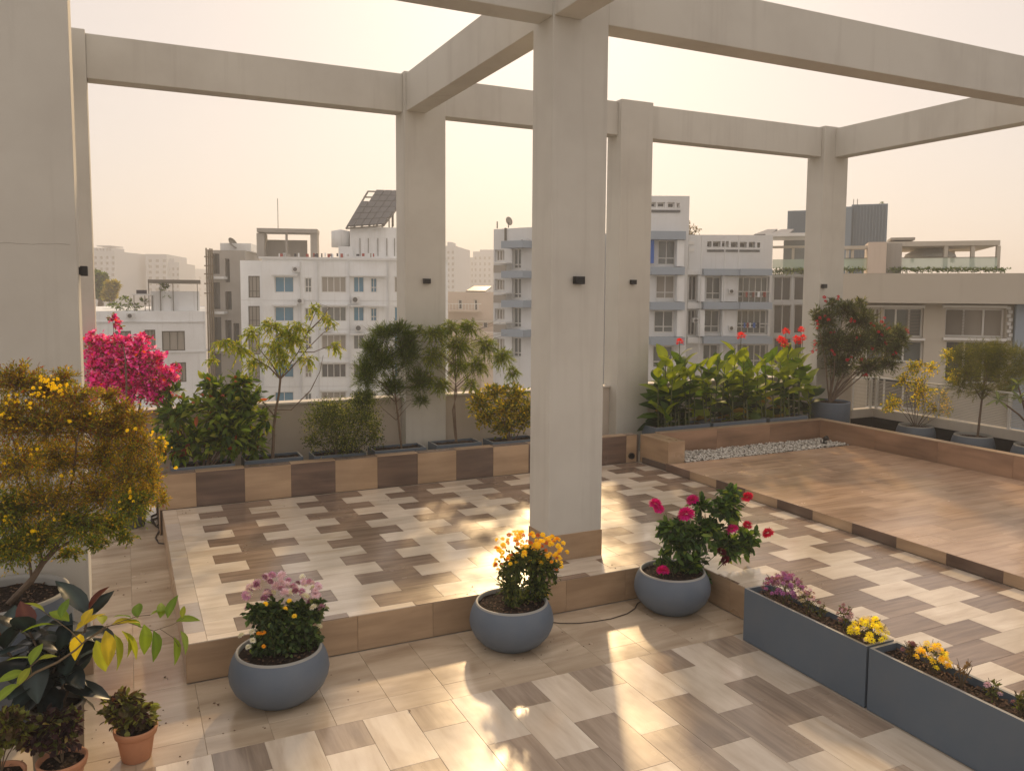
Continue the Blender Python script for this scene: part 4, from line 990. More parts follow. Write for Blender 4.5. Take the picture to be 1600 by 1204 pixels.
# ------------------------------------------------------------------ small things on the floor
cb = MB()
def onZ(px, py, z): d = ray(px, py); return d*z/d[2]
pts = [onZ(a, b, L0+.006) for a, b in [(858, 971), (876, 973), (905, 973), (930, 970), (955, 966), (980, 958), (992, 950), (996, 942), (1003, 938), (1014, 940)]]
cb.tube(pts, .004, 6); tag(cb.build('power_cord', M['cable'], None, True), 'thin dark cord lying between the yellow mum pot and the dahlia pot', 'cord')
cb = MB(); pts = [onZ(a, b, L0+.008) for a, b in [(258, 849), (248, 848), (243, 840), (247, 832), (250, 826), (240, 818), (236, 812), (246, 808), (252, 814), (244, 822), (236, 806), (250, 800)]]
pv_ = [Vector(p) for p in pts]; sm = []
for i in range(len(pv_)-1):
    for k in range(5): sm.append(pv_[i].lerp(pv_[i+1], k/5))
cb.tube(sm, .008, 6); tag(cb.build('garden_hose', M['cable'], None, True), 'loose coil of dark hose on the floor left of the platform', 'hose')
dp = thing('drain_pipe', 'black drain pipe opening low in the ledge wall near the deck', 'pipe', (6.50, 9.53, PL+.10))
MB().lathe([(.045, 0), (.045, .03), (.036, .03), (.036, .0)], 24).build('pipe_ring', M['black'], dp).rotation_euler = (math.pi/2, 0, 0)
MB().lathe([(0, .004), (.036, .004)], 24).build('pipe_hole', M['black'], dp).rotation_euler = (math.pi/2, 0, 0)
sp = thing('spot_light', 'small black garden spotlight in the corner of the gravel strip', 'spotlight', tuple(onZ(1287, 692, DK)[:2])+(DK,))
MB().lathe([(0, 0), (.05, 0), (.05, .012), (.012, .016), (.012, .05)], 16).build('base', M['black'], sp, True)
hd = MB().lathe([(0, 0), (.03, 0), (.036, .07), (.03, .07), (.026, .05), (0, .05)], 16).build('head', M['black'], sp, True); hd.location = (0, 0, .06); hd.rotation_euler = (1.0, 0, .4)
db = MB()
for px, py, z in [(184, 922, L0), (193, 929, L0), (228, 909, L0), (195, 869, L0), (258, 1057, L0), (262, 1060, L0), (150, 1140, L0), (162, 1160, L0), (294, 1190, L0), (133, 1092, L0), (132, 1110, L0), (408, 785, PL), (362, 832, PL), (296, 797, PL), (290, 801, PL), (285, 802, PL), (441, 780, PL), (720, 770, PL), (335, 1098, L0), (341, 1100, L0), (640, 1110, L0)]:
    c = onZ(px, py, z+.004); s_ = R(.006, .016); a = R(0, 6)
    db.add([(c[0]+s_*math.cos(a), c[1]+s_*math.sin(a), c[2]), (c[0]-s_*.6*math.sin(a), c[1]+s_*.6*math.cos(a), c[2]+.006), (c[0]-s_*math.cos(a), c[1]-s_*math.sin(a), c[2]), (c[0]+s_*.6*math.sin(a), c[1]-s_*.6*math.cos(a), c[2]+.004)], [(0, 1, 2), (0, 2, 3)])
for cx_, cy_, n_ in [(.86, 5.33, 26), (2.62, 5.42, 22), (4.17, 5.46, 18), (-.015, 4.96, 22), (-.38, 4.8, 12), (1.0, 9.4, 14), (3.0, 9.4, 16), (.0, 7.5, 14)]:
    for _ in range(n_):
        a = R(0, 6.28); rr = R(.22, .62); x_, y_ = cx_+rr*math.cos(a), cy_+rr*math.sin(a); z_ = (PL if (y_ > PYF and x_ > PX0) else L0)+.002; s_ = R(.003, .008)
        if abs(y_-PYF) < .04 or y_ > 9.5: continue
        db.add([(x_-s_, y_, z_), (x_, y_-s_, z_), (x_+s_, y_, z_), (x_, y_+s_*.8, z_), (x_, y_, z_+s_*.6)], [(0, 1, 4), (1, 2, 4), (2, 3, 4), (3, 0, 4)])
db.build('fallen_leaves', M['mulch'])['kind'] = 'stuff'

# ------------------------------------------------------------------ city
r0 = np.array([math.cos(YAW), -math.sin(YAW), 0]); f0 = np.array([math.sin(YAW), math.cos(YAW), 0])
class Fac:
    """a vertical facade plane through photo column px_ref at distance D, turned by phi degrees"""
    def __init__(s, name, label, px_ref, D, phi=0, cat='building'):
        d = ray(px_ref, 460); s.P0 = d*D/(d @ f0); s.P0[2] = 0; ph = D2R(phi)
        s.e = r0*math.cos(ph)+f0*math.sin(ph); s.n = -r0*math.sin(ph)+f0*math.cos(ph); s.D = D
        s.o = thing(name, label, cat, (s.P0[0], s.P0[1], GZ), math.atan2(s.e[1], s.e[0]))
        s.k = None
    def uv(s, px, py, off=0):
        d = ray(px, py); t_ = ((s.P0+s.n*off) @ s.n)/(d @ s.n); P = d*t_
        return float((P-s.P0) @ s.e), float(P[2]-GZ)
    def box(s, x0, x1, y0, y1, d0, d1, m_, name='wall', parent=None, bottom=None):
        a, zt = s.uv((x0+x1)/2, y0, d0); _, zb = s.uv((x0+x1)/2, y1, d0); xa = s.uv(x0, (y0+y1)/2, d0)[0]; xb = s.uv(x1, (y0+y1)/2, d0)[0]
        if bottom is not None: zb = bottom
        return MB().box(xa, xb, d0, d1, zb, zt).build(name, M[m_], parent or s.o)
    def wall(s, x0, x1, ytop, depth_, holes, m_, name='wall', rev=.18, bottom=0., d0=0.):
        """facade with real openings; holes in photo pixels (x0,x1,y0,y1)"""
        za = s.uv((x0+x1)/2, ytop, d0)[1]; xa = s.uv(x0, 460, d0)[0]; xb = s.uv(x1, 460, d0)[0]
        H = []
        for h in holes:
            a = s.uv(h[0], (h[2]+h[3])/2, d0)[0]; b = s.uv(h[1], (h[2]+h[3])/2, d0)[0]; t_ = s.uv((h[0]+h[1])/2, h[2], d0)[1]; u = s.uv((h[0]+h[1])/2, h[3], d0)[1]
            a, b = max(a, xa+.05), min(b, xb-.05)
            if b > a: H.append((a, b, u, min(t_, za-.1)))
        xs_ = sorted({xa, xb, *[h[0] for h in H], *[h[1] for h in H]}); zs = sorted({bottom, za, *[h[2] for h in H], *[h[3] for h in H]})
        mb = MB()
        for z0, z1 in zip(zs[:-1], zs[1:]):
            run = None
            for i, (x0_, x1_) in enumerate(zip(xs_[:-1], xs_[1:])):
                cx_, cz_ = (x0_+x1_)/2, (z0+z1)/2; solid_ = not any(h[0] < cx_ < h[1] and h[2] < cz_ < h[3] for h in H)
                if solid_: run = (run[0], x1_) if run else (x0_, x1_)
                if (not solid_ or i == len(xs_)-2) and run:
                    mb.quad((run[0], d0, z0), (run[1], d0, z0), (run[1], d0, z1), (run[0], d0, z1)); run = None
        for a, b, u, t_ in H:
            r = d0+rev
            mb.quad((a, d0, u), (a, r, u), (a, r, t_), (a, d0, t_)); mb.quad((b, d0, u), (b, d0, t_), (b, r, t_), (b, r, u))
            mb.quad((a, d0, u), (b, d0, u), (b, r, u), (a, r, u)); mb.quad((a, d0, t_), (a, r, t_), (b, r, t_), (b, d0, t_))
        B_ = d0+depth_
        mb.quad((xa, d0, bottom), (xa, B_, bottom), (xa, B_, za), (xa, d0, za)); mb.quad((xb, d0, bottom), (xb, d0, za), (xb, B_, za), (xb, B_, bottom))
        mb.quad((xa, d0, za), (xb, d0, za), (xb, B_, za), (xa, B_, za)); mb.quad((xa, B_, bottom), (xb, B_, bottom), (xb, B_, za), (xa, B_, za))
        mb.build(name, M[m_], s.o); return H
    def window(s, h, pane, frame='trim_white', nx=2, nz=0, rev=.18, fw=.05, d0=0.):
        a, b, u, t_ = h; r = d0+rev
        mb = MB()
        mb.box(a, a+fw, r-.06, r, u, t_); mb.box(b-fw, b, r-.06, r, u, t_); mb.box(a+fw, b-fw, r-.06, r, t_-fw, t_); mb.box(a+fw, b-fw, r-.06, r, u, u+fw)
        for i in range(1, nx): x = a+(b-a)*i/nx; mb.box(x-.02, x+.02, r-.055, r, u+fw, t_-fw)
        if nz: z = u+(t_-u)*nz; mb.box(a+fw, b-fw, r-.05, r, z-.02, z+.02)
        w_ = mb.build('window', M[frame], s.o)
        MB().quad((a, r-.01, u), (b, r-.01, u), (b, r-.01, t_), (a, r-.01, t_)).build('pane', M[pane], w_)
        return w_
    def slab(s, x0, x1, y0, y1, out, m_='white_wall2', name='canopy', d0=0.):
        return s.box(x0, x1, y0, y1, d0-out, d0-.002, m_, name)
    def ac(s, px, py, w=12, h=9):
        a0, z1 = s.uv(px-w/2, py-h/2); a1, z0 = s.uv(px+w/2, py+h/2)
        u_ = MB().box(a0, a1, -.42, -.1, z0, z1).build('air_conditioner', M['white_wall2'], s.o)
        k = MB(); cx_, cz_ = a0+(a1-a0)*.42, (z0+z1)/2; k.lathe([(0, 0), ((z1-z0)*.36, 0), ((z1-z0)*.38, .02)], 16); f = k.build('fan', M['darkpane'], u_); f.location = (cx_, -.43, cz_); f.rotation_euler = (math.pi/2, 0, 0)

# white building with blue windows
b = Fac('apartment_building', 'white apartment block with blue windows and a tilted solar roof frame on top', 400, 46, 10)
rows = [(432, 457), (479, 502), (523, 546), (568, 590), (612, 634)]
hs = []; kinds = []
for i, (y0, y1) in enumerate(rows):
    for x0, x1, pn, nx, nz in [(429, 459, 'bluepane', 2, 0), (476, 487, 'greypane', 2, .4), (502, 541, 'curtain', 4, 0), (552, 569, 'bluepane', 2, 0), (579, 589, 'bluepane', 2, .35), (616, 640, 'bluepane', 2, 0), (655, 672, 'bluepane', 2, 0)]:
        if x0 == 552 and i in (2, 3): pn = 'greypane'
        hs.append((x0, x1, y0+(2 if nz else 0), y1)); kinds.append((pn, nx, nz))
H = b.wall(410, 700, 406, 14, hs, 'white_wall')
for h, k in zip(H, kinds): b.window(h, k[0] if random.random() < .75 else random.choice(['greypane', 'curtain', 'darkpane']), 'trim_white', k[1], k[2])
hs = [(388, 406, y0-1, y1+8) for y0, y1 in rows]
H = b.wall(376, 410, 407, 14, hs, 'white_wall', 'stair_bay', d0=.6)
for h in H: b.window(h, 'curtain', 'steel', 3, .3, d0=.6)
for i, (y0, y1) in enumerate(rows[:4]):
    b.slab(424, 464, y0-3, y0-1, .5); b.slab(547, 603, y0-2, y0, .4)
    b.box(376, 700, y1+12, y1+12.8, -.03, -.003, 'white_wall2', 'floor_line')
b.ac(463, 421, 12, 8); b.ac(556, 468, 12, 10); b.ac(561, 512, 12, 10)
b.box(404, 700, 402.5, 406, -.12, -.01, 'white_wall2', 'coping', bottom=None)
rr = b.box(401, 413, 364, 402, 2, 3.6, 'grey_wall', 'stair_head'); b.box(413, 480, 375, 402, 3.4, 3.6, 'grey_wall', 'stair_head'); b.box(485, 496, 358, 402, 2, 3.6, 'grey_wall', 'stair_head_post')
b.box(401, 496, 357, 363, 1.8, 3.7, 'grey_wall', 'stair_head_roof'); b.box(446, 449, 363, 402, 2, 2.3, 'grey_wall', 'stair_head_post')
b.box(433.6, 434.4, 310, 357, 2.6, 2.7, 'steel', 'antenna')
b.box(547, 623, 355, 404, 1.5, 5, 'white_wall', 'roof_room'); b.box(529, 552, 385, 404, 1.2, 2.6, 'white_wall2', 'tank_stand')
a, z1 = b.uv(532, 361, 2); a2, z0 = b.uv(532, 386, 2)
MB().lathe([(0, z1-z0+.12), (.55, z1-z0), (.55, 0), (0, 0)], 24).build('water_tank', M['white_wall2'], b.o, True).location = (a, 2.2, z0)
for i in range(26):
    x = R(433, 585); b.box(x, x+R(2, 5), R(395, 397), R(400, 403), .5, .55, random.choice(['cloth_red', 'cloth_dark', 'cloth_dark', 'white_wall', 'white_wall', 'curtain']), 'laundry')
for x in (470, 497, 546, 607, 648): b.box(x, x+1.1, 408, 640, -.12, -.01, 'white_wall2', 'drain_pipe')
for x, y in ((470, 470), (512, 513), (596, 535), (645, 470), (600, 584), (470, 560)): b.ac(x, y, 10, 8)
for y0, y1 in rows[1:]: b.slab(500, 543, y0-3, y0-1, .35); b.slab(549, 592, y0-2, y0-.5, .3)
for x in (562, 575, 590, 604, 616): b.box(x, x+1, 372, 400, 1.44, 1.48, 'steel', 'cable')
# tilted solar frame
sp_ = MB(); q_ = [(541, 357, 1.0), (599, 353, 1.0), (640, 301, 5.0), (575, 299, 5.0)]
pp = []
for px, py, dd in q_: u_, z_ = b.uv(px, py, dd); pp.append(Vector((u_, dd, z_)))
def lerp2(s, t_): return (pp[0].lerp(pp[1], s)).lerp(pp[3].lerp(pp[2], s), t_)
sf = MB()
for i in range(6): sf.tube([lerp2(i/5, 0), lerp2(i/5, 1)], .06, 4)
for i in range(7): sf.tube([lerp2(0, i/6), lerp2(1, i/6)], .05, 4)
for s_ in (.5, .75, 1): 
    for t_ in (.35, .7, 1): p = lerp2(s_, t_); sf.tube([p, Vector((p.x, p.y, b.uv(600, 355, 3)[1]))], .05, 4)
sf.build('solar_frame', M['steel'], b.o)
for i in range(5):
    for j_ in range(6):
        if i == 0 and j_ > 3: continue
        c4 = [lerp2((i+.04)/5, (j_+.05)/6), lerp2((i+.96)/5, (j_+.05)/6), lerp2((i+.96)/5, (j_+.95)/6), lerp2((i+.04)/5, (j_+.95)/6)]
        up_ = Vector((0, 0, .07)); k = MB(); k.add([p+up_ for p in c4]+[p+up_*2 for p in c4], [(0, 3, 2, 1), (4, 5, 6, 7), (0, 1, 5, 4), (1, 2, 6, 5), (2, 3, 7, 6), (3, 0, 4, 7)])
        k.build('solar_panel', M['panel'], b.o)
# unfinished grey building
b = Fac('unfinished_building', 'unfinished grey cement building with bamboo scaffolding beside the white block', 350, 52, 8)
hs = [(331, 343, 396, 428), (352, 359, 404, 441), (330, 344, 441, 483), (331, 346, 495, 540), (352, 362, 455, 484), (352, 362, 500, 535), (331, 346, 552, 590), (365, 374, 505, 540)]
H = b.wall(327, 384, 391, 12, hs, 'grey_wall', rev=.9)
for h in H: MB().box(h[0], h[1], .9, .95, h[2], h[3]).build('window', M['darkpane'], b.o)
for y_ in (432, 487, 545): b.box(322, 350, y_, y_+3.5, -1.1, -.01, 'white_wall2', 'balcony_slab')
sc_ = MB()
for x in (322, 325, 328, 331): 
    u_, z1 = b.uv(x, 388+R(-4, 4), -1.2); sc_.tube([(u_, -1.2, z1), (u_, -1.2, 6)], .05, 4)
for y_ in (401, 415, 428, 443, 458): a, z_ = b.uv(319, y_, -1.2); a2, _ = b.uv(334, y_, -1.2); sc_.tube([(a, -1.2, z_), (a2, -1.2, z_)], .04, 4)
sc_.build('scaffold', M['twig'], b.o)
b.box(344, 392, 380, 392, .5, 6, 'white_wall2', 'roof_wall')
k = MB(); k.lathe([(0, 0), (.35, .05), (.65, .22), (.66, .22), (.35, .07), (0, .03)], 18); u_, z_ = b.uv(362, 381, .5); dsh = k.build('satellite_dish', M['steel'], b.o, True); dsh.scale = (.6,)*3; dsh.location = (u_, .5, z_); dsh.rotation_euler = (.4, 1.0, 0)
# low white house left
b = Fac('white_house', 'low white house with cluttered roof terrace behind the bougainvillea', 230, 36, 21)
H = b.wall(100, 320, 486, 12, [(253, 289, 517, 548), (226, 243, 515, 547), (271, 291, 566, 597), (226, 246, 566, 597), (180, 205, 517, 548)], 'white_wall')
for h in H: b.window(h, 'curtain', 'steel', 3, .0)
b.box(100, 320, 502, 504, -.06, -.004, 'white_wall2', 'floor_line'); b.box(100, 320, 550, 552, -.06, -.004, 'white_wall2', 'floor_line'); b.ac(205, 493, 13, 8)
b.box(248, 312, 455, 487, .6, 5, 'white_wall', 'roof_room'); b.box(231, 313, 437, 442, .2, 4.6, 'steel', 'canopy_roof'); b.box(236, 270, 455, 487, .4, .6, 'white_wall2', 'roof_room'); b.box(206, 240, 459, 461.5, .3, 2, 'white_wall2', 'shed_roof')
for x in (232, 250, 270, 308): b.box(x, x+1.2, 441, 487, .3, .4, 'steel', 'post')
for x in (209, 226, 238): b.box(x, x+1, 461, 487, .35, .45, 'steel', 'post')
b.box(213, 228, 453, 459, .6, 1.2, 'cloth_dark', 'roof_box')
for y_ in (472, 477, 482): b.box(160, 232, y_, y_+.6, .1, .13, 'trim_white', 'rail')
rp = []
cw = [(np.array([b.uv(x, y, .6)[0], .6, b.uv(x, y, .6)[1]]), np.array([w*.028, .3, w*.028])) for x, y, w in [(178, 478, 9), (200, 476, 10), (214, 480, 8), (195, 466, 6), (225, 472, 7), (255, 450, 10), (262, 462, 8), (188, 480, 8)]]
V, F_, cc, tw = twig_crown(cw, 120, 7, .12, .06, GREEN, 'd'); leaf_object('roof_plants', V, F_, cc, 'leaf', b.o)
# treees behind it
def city_tree(label, px, py, D, r_px, h_px, pal, n=400):
    d = ray(px, py+h_px); P = d*D/(d @ f0); s = D/F
    t_ = thing('tree', label, 'tree', (P[0], P[1], GZ)); z = P[2]-GZ
    MB().tube([(0, 0, 0), (0, 0, z-.5*h_px*s), (.1, 0, z+h_px*s*.6)], [.3, .22, .08], 7).build('trunk', M['bark'], t_)
    cl = [(np.array([R(-.6, .6)*r_px*s, R(-.5, .5)*r_px*s, z+h_px*s*R(.1, 1.5)]), np.array([r_px*s*R(.4, .6)]*3)) for _ in range(9)]
    V, F_, cc, tw = twig_crown(cl, n, 8, .3, .16, pal, 'd', 1, 0, .6, .02); leaf_object('crown', V, F_, cc, 'leaf', t_)
city_tree('dark green tree rising behind the low white house', 157, 440, 60, 12, 24, GREEN)
city_tree('yellowish green tree beside the dark one behind the low white house', 174, 446, 58, 11, 20, [(G(150, 140, 60), 3), (G(130, 125, 55), 2)])
# beige house in the middle gap
b = Fac('beige_house', 'beige house with a dark tilted roof panel in the gap left of centre', 735, 62, 0)
H = b.wall(690, 790, 456, 14, [(716, 722, 468, 483), (741, 746, 468, 486), (772, 777, 470, 484), (735, 741, 500, 512), (712, 718, 505, 517), (755, 762, 500, 512), (735, 741, 545, 560)], 'beige_wall')
for h in H: b.window(h, 'darkpane', 'trim_white', 1)
b.box(700, 752, 484, 487, -1, -.01, 'beige_wall', 'balcony_slab'); 
for x in range(702, 750, 5): b.box(x, x+.6, 474, 484, -.95, -.9, 'trim_white', 'baluster')
b.box(700, 752, 474, 475, -1, -.9, 'trim_white', 'balcony_rail')
k = MB(); a, z0 = b.uv(728, 456, .5); a2, z1 = b.uv(768, 447, 3); k.add([(a, .5, z0+.1), (a2-.4, .5, z0+.1), (a2, 3, z1), (a+.5, 3, z1), (a, .5, z0), (a2-.4, .5, z0), (a2, 3, z1-.1), (a+.5, 3, z1-.1)], [(0, 1, 2, 3), (7, 6, 5, 4), (0, 4, 5, 1), (1, 5, 6, 2), (2, 6, 7, 3), (3, 7, 4, 0)]); k.build('roof_panel', M['panel'], b.o)
b.box(700, 790, 500, 504, -.3, -.01, 'sand_wall', 'floor_line'); b.box(752, 790, 520, 640, -3, -.01, 'beige_wall', 'side_wing')
# white block left of the main column
b = Fac('banded_building', 'pale block with slate bands, seen between the trees and the central column', 790, 36, -38)
hs = [(800, 814, 388, 420), (800, 814, 434, 466), (800, 814, 480, 512), (800, 814, 527, 558), (773, 788, 390, 408), (773, 788, 436, 454), (773, 788, 482, 500), (773, 788, 528, 548)]
H = b.wall(771, 850, 356, 10, hs, 'white_wall2')
for i, h in enumerate(H): b.window(h, 'greypane' if i < 4 else 'curtain', 'trim_white', 2 if i < 4 else 3, .22 if i < 4 else 0)
for y_ in (376, 423, 469, 515): b.box(783, 817, y_, y_+11, -.7, -.01, 'band', 'slate_band'); b.ac(826, y_+3, 8, 9); b.box(771, 790, y_+34, y_+36, -.6, -.01, 'trim_white', 'balcony_slab'); b.box(771, 790, y_+38, y_+50, -.55, -.5, 'curtain', 'balcony_grille')
b.box(788, 790, 356, 376, -.08, -.003, 'steel', 'drain_pipe')
k = MB(); k.lathe([(0, 0), (.2, .03), (.36, .12), (.37, .12), (.2, .05), (0, .02)], 16); u_, z_ = b.uv(794, 346, .6); dsh = k.build('satellite_dish', M['curtain'], b.o, True); dsh.scale = (.55,)*3; dsh.location = (u_, .6, z_); dsh.rotation_euler = (-1.2, .3, 0)
b.box(793.6, 794.4, 347, 356, .6, .64, 'steel', 'dish_pole'); b.box(776, 777, 346, 357, .6, .64, 'steel', 'antenna')
# banded building right of centre, two volumes
b = Fac('banded_tower', 'pale apartment tower with slate bands and roof vents right of centre', 1040, 34, 0)
hs = [(1003, 1013, 316, 324), (1016, 1025, 316, 324), (1027, 1039, 316, 324), (1043, 1054, 316, 325), (1057, 1062, 317, 325), (1028, 1056, 375, 414), (1025, 1055, 430, 467), (1022, 1053, 485, 520), (1020, 1052, 540, 575)]
H = b.wall(985, 1074, 306, 9, hs, 'white_wall2')
for i, h in enumerate(H): b.window(h, 'darkpane' if i < 5 else random.choice(['greypane', 'curtain']), 'trim_white', 1 if i < 5 else 2, 0 if i < 5 else .28)
b.box(1014, 1063, 328, 332, -.03, -.002, 'darkpane', 'slot')
for y0, y1 in ((361, 374), (417, 429), (472, 484), (527, 539)): b.box(1018, 1072-(2 if y0 > 400 else 0), y0, y1, -.65, -.01, 'band', 'slate_band')
for y0, y1 in ((375, 416), (430, 471), (485, 526)): b.box(1058, 1069, y0, y1, -.5, -.01, 'white_wall', 'pier')
b.box(1014, 1022, 371, 411, -.3, -.02, 'cloth_blue', 'blue_screen')
b = Fac('banded_building', 'lower pale banded apartment block with a row of roof louvres, right of the tower', 1130, 34.5, -2)
hs = [(1105, 1112, 377, 386), (1114, 1126, 377, 386), (1128, 1139, 377, 386), (1142, 1153, 378, 387), (1156, 1167, 378, 387), (1170, 1180, 378, 387), (1183, 1188, 379, 387), (1104, 1128, 432, 468), (1101, 1126, 484, 520), (1099, 1124, 538, 572), (1072, 1090, 430, 470), (1070, 1088, 484, 524), (1154, 1202, 432, 475), (1152, 1200, 484, 522), (1152, 1200, 538, 574)]
H = b.wall(1074.5, 1205, 367, 9, hs, 'white_wall2', rev=.35)
for i, h in enumerate(H): b.window(h, 'darkpane' if i < 7 or i in (10, 11) else 'greypane' if i < 12 else 'rail_glass' if False else 'greypane', 'trim_white', 1 if i < 7 else (2 if i < 12 else 5), 0 if i < 7 or i in (10, 11) else .28, .35)
b.box(1105, 1187, 390, 393.5, -.03, -.002, 'darkpane', 'slot'); b.box(1076, 1085, 377, 382, -.03, -.002, 'trim_white', 'slot'); b.box(1076, 1085, 388, 393, -.03, -.002, 'trim_white', 'slot')
for y0, y1 in ((420, 430), (472, 483), (526, 537)):
    b.box(1100, 1156, y0, y1, -.65, -.01, 'band', 'slate_band'); b.box(1157, 1207, y0, y1, -.8, -.01, 'band', 'slate_band'); b.box(1074.5, 1099, y0+1, y1-1, -.25, -.01, 'white_wall', 'slate_band')
for y0, y1 in ((431, 471), (484, 525)): b.box(1091, 1101, y0, y1, -.4, -.01, 'white_wall', 'pier'); b.box(1128, 1152, y0, y1, -.25, -.01, 'white_wall', 'pier')
for y_ in (455, 505): b.box(1154, 1202, y_, y_+1.2, -.12, -.02, 'trim_white', 'balcony_rail')
for x, y in ((1140, 512), (1085, 500), (1140, 455), (1063, 445)): b.ac(x, y, 9, 7)
for x in (1093, 1129.5, 1151): b.box(x, x+1, 368, 640, -.5, -.42, 'white_wall2', 'drain_pipe')
for _ in range(14): x = R(1156, 1198); y = random.choice([462, 510]); b.box(x, x+R(2, 4), y-6, y+2, -.2, -.17, random.choice(['cloth_red', 'cloth_dark', 'curtain', 'white_wall', 'cloth_blue']), 'laundry')
tr_ = thing('roof_tree', 'sparse small tree on the roof of the banded block', 'tree', tuple(b.P0[:2]+b.e[:2]*b.uv(1095, 366)[0]+b.n[:2]*3)+(b.uv(1095, 367)[1]+GZ,))
cw = [(np.array([x*.027*.8, 0, z*.027]), np.array([.3, .3, .2])) for x, z in [(-12, 14), (-4, 22), (8, 20), (16, 10), (2, 10), (20, 16), (-16, 6)]]
V, F_, cc, tw = twig_crown(cw, 70, 6, .10, .05, [(G(88, 80, 52), 2), (G(110, 96, 66), 1)], 'd', 1, 0, .6, .01); leaf_object('crown', V, F_, cc, 'leaf', tr_)
st = MB(); branches(st, (0, 0, 0), [c[0] for c in cw], .03, .01, .2, 4); st.build('trunk', M['bark'], tr_)
# glazed building
b = Fac('glazed_building', 'glazed building with a roof terrace and white sloping roof left of the rightmost column', 1235, 38, -18)
hs = [(1208, 1236, 432, 470), (1240, 1300, 432, 470), (1208, 1236, 476, 522), (1240, 1300, 476, 522), (1208, 1236, 528, 570), (1240, 1300, 528, 570)]
H = b.wall(1205, 1302, 428, 10, hs, 'white_wall2', rev=.3)
for h in H: b.window(h, 'darkpane', 'trim_white', 2, 0, .3)
b.box(1207, 1302, 405, 419, .2, .24, 'rail_glass', 'glass_rail')
for x in (1200, 1237): b.box(x, x+4, 385, 428, .4, .7, 'sand_wall', 'terrace_post')
b.box(1198, 1262, 384, 387, .3, .8, 'sand_wall', 'terrace_beam')
for i in range(2): k = MB(); a, z0 = b.uv(1178+i*22, 366, .5); a2, z1 = b.uv(1205+i*26, 358, 2.5); k.add([(a, .5, z0), (a2, .5, z0), (a2+.3, 2.5, z1), (a+.6, 2.5, z1), (a, .5, z0-.1), (a2, .5, z0-.1), (a2+.3, 2.5, z1-.1), (a+.6, 2.5, z1-.1)], [(0, 1, 2, 3), (7, 6, 5, 4), (0, 4, 5, 1), (1, 5, 6, 2), (2, 6, 7, 3), (3, 7, 4, 0)]); k.build('roof_panel', M['panel'], b.o)
b.box(1196, 1262, 364, 369, -.5, 2.6, 'trim_white', 'roof_slab'); b.box(1224, 1262, 369, 428, 2.8, 4, 'greypane', 'roof_room')
V, F_, cc, tw = twig_crown([(np.array([b.uv(x, 424, -.1)[0], -.1, b.uv(x, 424)[1]]), np.array([.35, .25, .16])) for x in range(1210, 1302, 8)], 240, 6, .10, .05, GREEN, 'd'); leaf_object('hedge', V, F_, cc, 'leaf', b.o)
# metal clad block
b = Fac('metal_tank_house', 'slate blue corrugated metal tank house rising behind the rightmost column', 1330, 47, -20)
b.box(1229, 1262, 329, 440, 0, 6, 'sheet_blue', 'cladding'); b.box(1312, 1329, 323, 440, -.4, 6, 'sheet_blue', 'cladding'); b.box(1329, 1385, 319, 440, 0, 6, 'sheet_blue', 'cladding')
for x in list(range(1232, 1262, 4))+list(range(1332, 1385, 5)): b.box(x, x+1.1, 330 if x < 1300 else 320, 440, -.12, -.01, 'sheet_blue', 'seam')
for x in (1333, 1339): b.box(x, x+1.5, 311, 320, .5, .6, 'cap', 'vent_pipe')
k = twig_crown([(np.array([b.uv(1379, 318)[0], .4, b.uv(1379, 318)[1]]), np.array([.15, .15, .12]))], 12, 6, .1, .05, GREEN, 'd'); leaf_object('roof_plants', k[0], k[1], k[2], 'leaf', b.o)
# terrace with pergola on the right
b = Fac('terrace_house', 'house with a flat roof pergola, glass railing and hedge above the beige band', 1450, 30, -20)
b.wall(1290, 1640, 427, 9, [], 'sand_wall')
b.box(1356, 1385, 378, 427, .0, 2, 'beige_wall', 'stair_head'); b.box(1385, 1409, 380, 427, .3, 2, 'grey_wall', 'stair_head')
b.box(1384, 1563, 376.5, 384, .8, 5.5, 'sand_wall', 'pergola_roof')
for x, w in ((1475, 6), (1517, 6), (1557, 6)): b.box(x, x+w, 384, 422, .85, 1.1, 'sand_wall', 'pergola_post')
for x in (1424, 1487): b.box(x, x+5, 386, 410, 4.5, 4.8, 'sand_wall', 'pergola_post')
b.box(1300, 1558, 403, 420, .4, .43, 'rail_glass', 'glass_rail'); b.box(1300, 1558, 402.2, 403, .38, .45, 'steel', 'rail_top')
for x in (1322, 1330): b.box(x, x+4, 390, 427, .5, .8, 'sand_wall', 'terrace_post')
b.box(1318, 1356, 384, 389, .4, .9, 'sand_wall', 'terrace_beam')
k = MB(); k.lathe([(0, .5), (.25, .46), (.9, .12), (.95, 0), (.0, .0)], 20); u_, z_ = b.uv(1453, 402, 3); k.build('parasol', M['white_wall2'], b.o, True).location = (u_, 3, z_-.0)
V, F_, cc, tw = twig_crown([(np.array([b.uv(x, 422, .1)[0], .1, b.uv(x, 422)[1]]), np.array([.3, .2, .10])) for x in list(range(1318, 1356, 8))+list(range(1398, 1570, 7))], 420, 6, .08, .04, GREEN, 'd'); leaf_object('hedge', V, F_, cc, 'leaf', b.o)
b.box(1392, 1430, 371, 375, 1, 2.5, 'curtain', 'water_heater')
